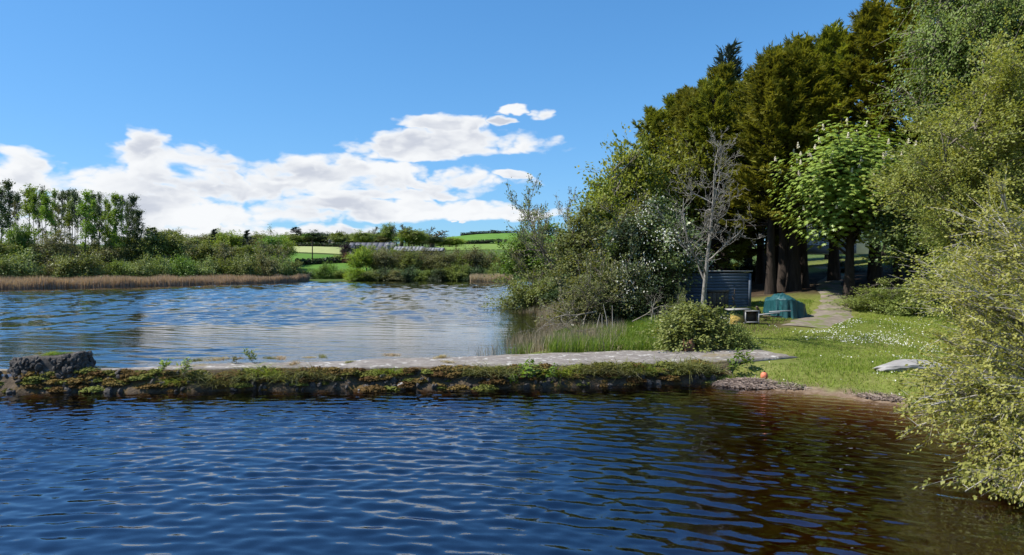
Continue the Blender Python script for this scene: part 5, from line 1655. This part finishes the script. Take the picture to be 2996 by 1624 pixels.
plant('maple', 'tall yellow green maple against the sky beside the cypresses', 'tree', LEAFY[1], 1850, 58, 408, 230, 'olive', 'bark')
plant('maple', 'smaller yellow green maple just left of the tall one', 'tree', LEAFY[2], 1775, 54, 520, 200, 'olive', 'bark')
plant('maple', 'yellow green maple behind the pale bare tree, before the cypresses', 'tree', LEAFY[0], 1985, 60, 372, 210, 'olive', 'bark', rz=1.0)
plant('scrub_tree', 'dull olive scrubby tree between ash and maples', 'tree', LEAFY[2], 1720, 50, 600, 200, 'scrub', 'bark', rz=3.0)
plant('scrub_tree', 'half bare scrubby tree low in front of the maples', 'tree', THIN[1], 1790, 46, 560, 280, 'olive', 'bark', rz=1.5)
plant('ivy_tree', 'dark ivy covered tree in the middle of the lakeside thicket', 'tree', LEAFY[1], 1870, 43, 620, 250, 'ivy', 'bark_dark', rz=2.2)
plant('ivy_tree', 'dark ivy covered tree at the shed end of the thicket', 'tree', LEAFY[0], 1935, 47, 640, 200, 'ivy', 'bark_dark', rz=4.2)
plant('ivy_bush', 'dense dark evergreen bush at the foot of the thicket', 'bush', SHRUB[1], 1880, 41, 745, 260, 'ivy', 'bark_dark')
plant('ivy_bush', 'dark evergreen bush nearest the shed wall', 'bush', SHRUB[0], 1962, 46.5, 780, 90, 'ivy', 'bark_dark', rz=1.1)
plant('green_shrub', 'loose olive shrub spreading towards the reeds', 'bush', SHRUB[0], 1735, 41, 735, 240, 'scrub', 'bark', rz=2.4)
plant('twiggy_shrub', 'half bare shrub with grey twigs trailing over the reeds', 'bush', THIN[0], 1700, 40, 790, 260, 'scrub', 'bark', rz=4.0)
plant('green_shrub', 'small fresh green shrub inside the thicket below the maples', 'bush', SHRUB[1], 1800, 42, 690, 170, 'fresh', 'bark', rz=0.4)
plant('ivy_bush', 'broad dark evergreen bush at the reed end of the thicket foot', 'bush', SHRUB[0], 1810, 40, 800, 230, 'ivy', 'bark_dark', rz=3.0)
plant('lakeside_bush', 'dark bush behind the grey sallow at the lake edge', 'bush', SHRUB[1], 1650, 60, 760, 150, 'darkgreen', 'bark_dark', rz=5.0)


def blossom_on(root, pr, n, seed, zlo=0.35):
    """sprays of white blossom at the branch tips"""
    r = np.random.default_rng(seed)
    T = pr['tips'][pr['tips'][:, 2] > zlo * pr['H']]
    hubc = T[r.integers(0, len(T), 14)]
    k = r.integers(0, 14, n)
    near = hubc[k] + r.normal(0, 0.55, (n, 3))
    g = Geo().leaves(near, rdir(r, n), rdir(r, n) + np.array([-0.4, -0.4, 0.8]), 0.13, 0.11, r.random(n))
    return obj('blossom', g.mesh('blossom'), M['blossom'], root)


haw = plant('hawthorn', 'hawthorn with drifts of white blossom behind the pale bare tree', 'tree', LEAFY[2], 1940, 42, 575, 210, 'holly', 'bark', rz=0.7)
blossom_on(haw, LEAFY[2], 1500, 5)
haw = plant('hawthorn', 'low hawthorn with a few white blossoms in the thicket', 'tree', SHRUB[1], 1840, 40.5, 690, 150, 'holly', 'bark', rz=3.3)
blossom_on(haw, SHRUB[1], 900, 6)

# the pale bare tree
BT = bare(96, 10, 0.46, 0.165, 5, 0.30, (9, 6, 4, 4), up=0.26, wiggle=0.23, minr=0.009, straight=True)
bt_y = 33.5
plant('bare_tree', 'pale grey leafless tree standing in front of the shed', 'tree', BT, 2056, bt_y, 372, 330, 'dull', 'bark_pale', rz=2.3, z=1.0)
# fallen grey boughs trailing over the reeds
FB = bare(95, 4.2, 0.5, 0.05, 4, 0.12, (9, 5, 4), up=0.05, wiggle=0.2, minr=0.006)
for i, (px, yy, z, rz, sc) in enumerate(((1760, 37, 1.15, 0.2, 1.0), (1745, 38, 1.9, 0.0, 1.0), (1700, 40, 1.2, -0.1, 0.9), (1850, 36.2, 1.5, 2.6, 0.7))):
    root = thing('fallen_bough', ('long fallen bough lying over the green sedge', 'upper grey bough hanging out over the reeds', 'grey bough low at the reed edge', 'small grey bough in front of the dark bushes')[i], 'branch', (wx(px, yy), yy, z), rz, (sc, sc, sc))
    o = obj('wood', FB['wood'], M['bark'], root, rot=(0.1, R(-98 if i < 3 else -60), 0))
# thin pale stems at the foot of the thicket
for i, (px, py, L_) in enumerate(((1778, 985, 1.6), (1792, 985, 1.5), (1905, 962, 1.7), (1918, 960, 1.5), (1762, 978, 1.1), (1745, 980, 1.2))):
    yy = 36.0
    X_ = wx(px, yy)
    P = np.array([[[0, 0, -0.1], [0.05 * (i % 3 - 1), 0, L_ * 0.5], [0.22 * (i % 3 - 1), 0.1, L_]]])
    o = obj('bare_sapling', Geo().tubes(P, np.array([[0.022, 0.018, 0.01]]), 5).mesh('bare_sapling'), M['twig_pale'], None, (X_, yy, gz(X_, yy)))
    tag(o, f'{ORD[sorted((1778, 1792, 1905, 1918, 1762, 1745)).index(px)]} thin pale bare sapling from the left against the dark thicket', 'sapling', 'pale saplings at the thicket foot')

# bramble mound with stump
BRM = broad(97, 2.2, 0.0, 1.9, ry=1.2, nhub=60, ntip=14, nleaf=18, leaf=(0.105, 0.075), hub_r=0.34, leaf_s=0.08, trunk_r=0.035, stems=9, shell=0.55, up=0.7, dome=True, coh=1.2)
br_y = 31.6
plant('bramble_bush', 'rounded bramble bush growing over a stump beside the weir end', 'bush', BRM, 2040, br_y, 876, 260, 'bramble', 'bark', rz=0.3)
plant('bramble_bush', 'low bramble spill at the grass side of the big bramble bush', 'bush', BRM, 2140, br_y - 0.3, 940, 120, 'bramble', 'bark', rz=2.0)
plant('bramble_shoot', 'upright bramble shoots behind the big bramble bush, in front of the shed', 'bush', SHRUB[0], 1992, 33.5, 845, 60, 'bramble', 'bark', rz=2.0)
sx_ = wx(2015, 30.2)
stump = thing('tree_stump', 'reddish brown rotten stump under the big bramble bush', 'stump', (sx_, 30.3, gz(sx_, 30.3)), 0.3)
th = np.linspace(0, 2 * np.pi, 20, endpoint=False)
hs_ = np.array([-0.1, 0.12, 0.3, 0.48])
V_, Q_ = [], []
for j, h_ in enumerate(hs_):
    rr = 0.26 * (1.25 - 0.35 * h_) * (1 + 0.12 * np.sin(th * 5 + j))
    V_.append(np.stack([rr * np.cos(th), rr * np.sin(th), h_ + 0.12 * np.sin(th * 3) * (j == 3)], 1))
V_ = np.concatenate(V_ + [np.array([[0, 0, 0.40]])])
for j in range(3):
    for i in range(20):
        Q_.append([j * 20 + i, j * 20 + (i + 1) % 20, (j + 1) * 20 + (i + 1) % 20, (j + 1) * 20 + i])
M['rot'] = rough_mat('rotten_wood', (0.10, 0.05, 0.03), (0.24, 0.13, 0.085), 6, (1, 1, 0.3), 0.95, 0.7, 0.02)
obj('bole', make_mesh('bole', V_, Q_, [[60 + i, 60 + (i + 1) % 20, 80] for i in range(20)]), M['rot'], stump)

for i, (px, yy, top, w_) in enumerate(((1990, 72, 735, 150), (2075, 70, 742, 130), (2150, 74, 730, 140), (2230, 72, 735, 130), (2310, 76, 735, 70), (2470, 70, 745, 110), (2660, 62, 740, 150))):  # added dark shrubs, put in to darken the lit gaps between trunks
    plant('gap_darkening_shrub', f'{ORD[i]} dark shrub from the left added to darken the gaps under the cypresses', 'bush', SHRUB[i % 2], px, yy, top, w_, 'ivy', 'bark_dark', group='added shrubs under the cypresses')

# ------------------------------------------------------------------ right bank: chestnut, birch, willows
def chestnut(seed):
    r = np.random.default_rng(seed)
    pr = broad(seed, 12, 0.24, 4.6, ry=4.2, nhub=88, ntip=11, nleaf=0, hub_r=0.8, trunk_r=0.36, shell=0.66, taper_low=0.2)
    T = pr['tips']
    n = len(T)
    g = Geo()
    k = np.repeat(np.arange(n), 9)
    cen = T[k] + r.normal(0, 0.34, (len(k), 3))
    hv = 0.5 * r.random(n)[k] + 0.3 * r.random(len(k))
    m = np.repeat(np.arange(len(k)), 7)
    ang = np.tile(np.arange(7) * 2 * np.pi / 7, len(k)) + r.uniform(0, 6, len(k))[m]
    outw = cen - np.array([0, 0, 7.4])
    outw /= np.linalg.norm(outw, axis=1, keepdims=True)
    ax = outw * 0.6 + np.array([0, 0, 0.8])
    ax /= np.linalg.norm(ax, axis=1, keepdims=True)
    e1 = np.cross(ax, rdir(r, len(k)))
    e1 /= np.linalg.norm(e1, axis=1, keepdims=True)
    e2 = np.cross(ax, e1)
    d = e1[m] * np.cos(ang)[:, None] + e2[m] * np.sin(ang)[:, None] - np.array([0, 0, 0.55]) + outw[m] * 0.15
    d /= np.linalg.norm(d, axis=1, keepdims=True)
    Ls = r.uniform(0.16, 0.25, len(m))
    g.leaves(cen[m] + d * Ls[:, None] * 0.5, d, ax[m] + 0.15 * rdir(r, len(m)), Ls, Ls * 0.42, np.clip(hv[m] + 0.2 * r.random(len(m)), 0, 1))
    pr['crown'] = g.mesh('crown')
    return pr


CN = chestnut(101)
cy_ = 47.0
ch_root = plant('horse_chestnut', 'bright green horse chestnut in flower beside the track', 'tree', CN, 2485, cy_, 360, 330, 'chestnut', 'bark_dark', rz=0.6)
# upright white candles
r = np.random.default_rng(17)
g = Geo()
n = 60
zz = r.random(n)
a_ = r.uniform(0, 6.28, n)
rr = 0.085 * (1 - zz * 0.75)
g.leaves(np.stack([rr * np.cos(a_), rr * np.sin(a_), 0.02 + zz * 0.36], 1), rdir(r, n), np.stack([np.cos(a_), np.sin(a_), np.full(n, 0.5)], 1), 0.085, 0.08, r.random(n))
candle = g.mesh('flower_candle')
T = CN['tips']
outer = T[(np.linalg.norm((T - np.array([0, 0, 7.4])) / np.array([4.6, 4.2, 4.6]), axis=1) > 0.62)]
pick = outer[r.permutation(len(outer))[:120]]
for p_ in pick:
    obj('flower_candle', candle, M['candle'], ch_root, tuple(p_ * np.array([1.04, 1.04, 1]) + np.array([0, 0, 0.52])), (r.normal(0, 0.12), r.normal(0, 0.12), r.uniform(0, 6)), (0.95, 0.95, r.uniform(0.7, 1.05)))
# its neighbour's dark boles beside the track
plant('twin_bole_tree', 'dark double trunked tree right of the chestnut beside the track', 'tree', broad(104, 12, 0.42, 3.2, nhub=36, ntip=12, nleaf=16, leaf=(0.26, 0.18), hub_r=0.8, leaf_s=0.2, trunk_r=0.55, stems=2), 2570, 52, 470, 240, 'darkgreen', 'bark_dark', rz=0.2)
plant('holly_tree', 'small leaved dark grey green tree right of the flowering chestnut', 'tree', broad(105, 10, 0.10, 2.9, nhub=70, ntip=18, nleaf=26, leaf=(0.16, 0.12), hub_r=0.62, leaf_s=0.13, trunk_r=0.2, stems=2), 2690, 44, 440, 260, 'holly', 'bark_dark', rz=1.2)
BIR = broad(106, 20, 0.25, 4.2, nhub=70, ntip=18, nleaf=40, leaf=(0.135, 0.095), hub_r=0.85, leaf_s=0.16, trunk_r=0.3, droop=0.9)
plant('birch_tree', 'soft green drooping birch at the top right, beside the cypresses', 'tree', BIR, 2850, 46, -170, 400, 'birch', 'bark', rz=0.4)
plant('birch_tree', 'soft green drooping birch at the right edge behind the tall willow', 'tree', BIR, 3010, 43, -190, 400, 'birch', 'bark', rz=2.4)
WIL = broad(107, 14, 0.06, 4.4, nhub=90, ntip=20, nleaf=42, leaf=(0.145, 0.075), hub_r=0.72, leaf_s=0.14, trunk_r=0.2, stems=5, twig=0.8, shell=0.5)
plant('willow_tree', 'tall grey green willow filling the right edge behind the sallow', 'tree', WIL, 2890, 33, 130, 480, 'willow', 'bark', rz=0.8)
plant('willow_tree', 'lower grey green willow leaning over the grass at the right', 'tree', WIL, 2890, 37, 330, 320, 'willow', 'bark', rz=3.8)
plant('track_bush', 'low fresh green bush on the right verge of the track', 'bush', SHRUB[1], 2560, 43, 812, 200, 'bramble', 'bark', rz=2.0)
plant('track_bush', 'small green bush under the holly right of the track', 'bush', SHRUB[0], 2640, 41, 830, 160, 'bramble', 'bark', rz=0.0)
SAL2 = broad(108, 5, 0.12, 3.0, nhub=56, ntip=14, nleaf=18, leaf=(0.115, 0.07), hub_r=0.5, leaf_s=0.10, trunk_r=0.10, stems=4, twig=1.6, shell=0.45, up=0.5)
plant('sallow_bush', 'pale sallow spreading low branches over the grass at the right', 'bush', SAL2, 2880, 29, 700, 340, 'sallow', 'twig_pale', rz=1.0)
# wood closing the view behind
for i, (px, yy, top, w_, mt) in enumerate(((2420, 112, 470, 260, 'darkgreen'), (2600, 104, 430, 300, 'oak'), (2760, 98, 400, 300, 'darkgreen'), (2920, 92, 380, 320, 'oak'), (2250, 118, 500, 260, 'darkgreen'), (2080, 112, 540, 240, 'darkgreen'), (1900, 105, 560, 240, 'oak'), (3060, 80, 330, 320, 'darkgreen'))):
    plant('backing_tree', f'{("dark", "mid green")[mt == "oak"]} tree behind the row of cypresses, {ORD[[1900, 2080, 2250, 2420, 2600, 2760, 2920, 3060].index(px)]} from the left', 'tree', LEAFY[i % 3], px, yy, top, w_, mt, 'bark_dark', group='wood behind the cypresses')

# foreground sallow leaning over the pond
hubs = []
r = np.random.default_rng(21)
for (px, py, yy, n, s) in ((2960, 640, 17.5, 10, 0.75), (2890, 700, 17.5, 7, 0.6), (2990, 800, 16.5, 12, 0.75), (2900, 820, 17, 9, 0.55), (2840, 850, 18, 5, 0.42), (2940, 950, 16, 12, 0.7), (2880, 980, 16.5, 9, 0.5), (2810, 1050, 17, 6, 0.42), (2880, 1090, 15.5, 11, 0.6),
                           (2760, 1150, 16, 8, 0.45), (2700, 1180, 16.5, 4, 0.32), (2830, 1210, 15, 9, 0.5), (2930, 1180, 14.5, 9, 0.55), (2880, 1310, 14, 8, 0.42), (2960, 1300, 13.5, 9, 0.5), (2940, 1400, 13, 6, 0.36), (2975, 1470, 12.6, 6, 0.30), (3060, 700, 17, 10, 0.8), (3080, 950, 16, 12, 0.9), (3080, 1200, 15, 10, 0.8), (3150, 800, 17, 10, 0.9), (2800, 1280, 14.6, 4, 0.3)):
    for _ in range(n):
        hubs.append([wx(px, yy) + r.normal(0, s), yy + r.normal(0, s * 1.2), wz(py, yy) + r.normal(0, s * 0.7)])
hubs = np.array(hubs)
root_xy = np.array([14.8, 16.8])
z_root = gz(*root_xy)
hl = hubs - np.array([root_xy[0], root_xy[1], z_root])
hl[:, 2] = np.maximum(hl[:, 2], 0.12)
SAL = broad(109, 6.6, 0.02, 4, nhub=len(hl), ntip=12, nleaf=20, leaf=(0.095, 0.05), hub_r=0.33, leaf_s=0.045, trunk_r=0.13, stems=6, twig=0.9, hubs=hl, up=0.5, flat=0.8)
sal = thing('foreground_sallow', 'pale yellow green sallow leaning over the pond in the right foreground', 'bush', (root_xy[0], root_xy[1], z_root - 0.05))
obj('trunk', SAL['wood'], M['twig_pale'], sal)
obj('crown', SAL['crown'], M['sallow'], sal)

# ------------------------------------------------------------------ reeds, grasses and daisies
def near_reed(n):
    P = np.column_stack([rng.uniform(-2.2, 8.5, n), rng.uniform(29.6, 58, n)])
    d = sdist(LAKE, P[:, 0], P[:, 1])
    keep = (d > -2.6 - 1.0 * vnoise(P[:, 1] * 0.4, P[:, 0] * 0.4, 7)) & (d < 3.2) & (P[:, 1] > rear_at(P[:, 0]) + 0.15) & (vnoise(P[:, 0] * 0.9, P[:, 1] * 0.5, 12) > np.interp(d, [-3, -0.5, 0.5], [0.66, 0.35, 0.1]))
    return P[keep]


reeds(16000, near_reed, 0.85, 0.018, 'old_reed', 'old_reeds', 'thin grey brown reed stalks standing in the shallow lake edge', lean=0.18)


def sedge_xy(n):
    P = np.column_stack([rng.uniform(-0.3, 8.8, n), rng.uniform(29.6, 44, n)])
    d = sdist(LAKE, P[:, 0], P[:, 1])
    keep = (d > -0.6) & (P[:, 1] > rear_at(P[:, 0]) + 0.1) & (P[:, 1] < 37.5 + 0.2 * P[:, 0]) & (vnoise(P[:, 0] * 0.8, P[:, 1] * 0.8, 13) > 0.28)
    return P[keep]


reeds(30000, sedge_xy, 0.60, 0.022, 'sedge', 'green_sedge', 'bright green sedge and iris leaves between the weir and the thicket', lean=0.25, cat='sedge')


def straw_xy(n):
    P = np.column_stack([rng.normal(6.0, 2.4, n), rng.normal(33.0, 1.2, n)])
    keep = (P[:, 1] > rear_at(P[:, 0]) + 0.25) & (vnoise(P[:, 0] * 1.4, P[:, 1] * 1.4, 14) > 0.5) & (P[:, 0] < 10.3)
    return P[keep]


reeds(5000, straw_xy, 0.34, 0.02, 'straw', 'dead_grass', 'pale dead grass around the foot of the bramble bush', lean=0.7, cat='dead grass')


def lawn_xy(n):
    P = np.column_stack([rng.uniform(6.5, 26, n), rng.uniform(21.5, 47, n)])
    sp__ = sdist(POND, P[:, 0], P[:, 1])
    onweir = (P[:, 0] < 11.6 + 0.9 * vnoise(P[:, 0] * 3, P[:, 1] * 3, 5)) & (P[:, 1] > front_at(P[:, 0]) + 0.35) & (P[:, 1] < rear_at(P[:, 0]) - 0.05)
    dt = np.min(np.hypot(P[:, 0:1] - px_[None, ::3], P[:, 1:2] - py_[None, ::3]), axis=1)
    keep = (sp__ > 0.75 + 0.8 * (vnoise(P[:, 0] * 1.5, P[:, 1] * 1.5, 6) - 0.4)) & ~onweir & (dt > 1.1 + 0.5 * vnoise(P[:, 0] * 2, P[:, 1] * 2, 15)) & (P[:, 1] > rear_at(P[:, 0]) - 40 * (P[:, 0] > 11) - 40 * (P[:, 1] < front_at(P[:, 0]) + 0.6))
    keep &= (P[:, 0] > 11.6) | (P[:, 1] < 27)| (P[:, 1] > 31)
    return P[keep]


P2 = lawn_xy(95000)
P = np.column_stack([P2, ground(P2[:, 0], P2[:, 1])])
hh = 0.035 + 0.10 * vnoise(P2[:, 0] * 0.9, P2[:, 1] * 0.9, 16) ** 2 + rng.random(len(P)) * 0.03
ln = rng.normal(0, 0.04, (len(P), 3)); ln[:, 2] = 0
g = Geo().blades(P, hh, 0.022, ln, np.clip(0.7 * vnoise(P2[:, 0] * 0.5, P2[:, 1] * 0.5, 18) + 0.4 * rng.random(len(P)) - 0.05, 0, 1))
stuff('lawn_grass', g.mesh('lawn_grass'), M['grass'], 'short spring grass covering the bank between pond and track', 'grass')


def verge_xy(n):
    """rough longer grass at the pond rim and under the bushes"""
    t_ = rng.random(n)
    rim = np.array(POND[6:12])
    s__ = t_ * (len(rim) - 1)
    x = np.interp(s__, range(len(rim)), rim[:, 0]) + rng.normal(0, 0.25, n)
    y = np.interp(s__, range(len(rim)), rim[:, 1]) + rng.normal(0, 0.25, n)
    P = np.column_stack([x, y])
    d = sdist(POND, x, y)
    return P[(d > 0.35) & (d < 1.6) & (vnoise(x * 0.9, y * 0.9, 19) > np.where(x < 11.4, 0.62, 0.25))]


P2 = verge_xy(9000)
P = np.column_stack([P2, ground(P2[:, 0], P2[:, 1])])
ln = rng.normal(0, 0.12, (len(P), 3)); ln[:, 2] = 0
stuff('rim_grass', Geo().blades(P, rng.uniform(0.12, 0.34, len(P)), 0.016, ln, rng.random(len(P))).mesh('rim_grass'), M['sedge'], 'longer green grass fringing the pond rim beyond the beach', 'grass')

# daisies
n = 26000
P2 = lawn_xy(n * 2)
dens_ = vnoise(P2[:, 0] * 0.55, P2[:, 1] * 0.42, 23) * 0.6 + vnoise(P2[:, 0] * 1.6, P2[:, 1] * 1.3, 24) * 0.4
inreg = np.exp(-((P2[:, 0] - 16) / 4.5) ** 2 - ((P2[:, 1] - 32.5) / 6.5) ** 2)
keep = rng.random(len(P2)) < smoothstep(0.48, 0.72, dens_) * (0.12 + 0.88 * inreg) * 0.62
P2 = P2[keep]
P = np.column_stack([P2, ground(P2[:, 0], P2[:, 1]) + rng.uniform(0.06, 0.11, len(P2))])
nrm = rng.normal(0, 0.45, (len(P), 3)) + np.array([-0.25, -0.25, 1.0])
sz = rng.uniform(0.030, 0.052, len(P))
g = Geo()
g.leaves(P, rdir(rng, len(P)) * np.array([1, 1, 0.25]), nrm, sz * 1.3, sz * 1.15, rng.random(len(P)))
stuff('daisies', g.mesh('daisies'), M['daisy'], 'white daisies scattered in drifts across the grass', 'daisies')
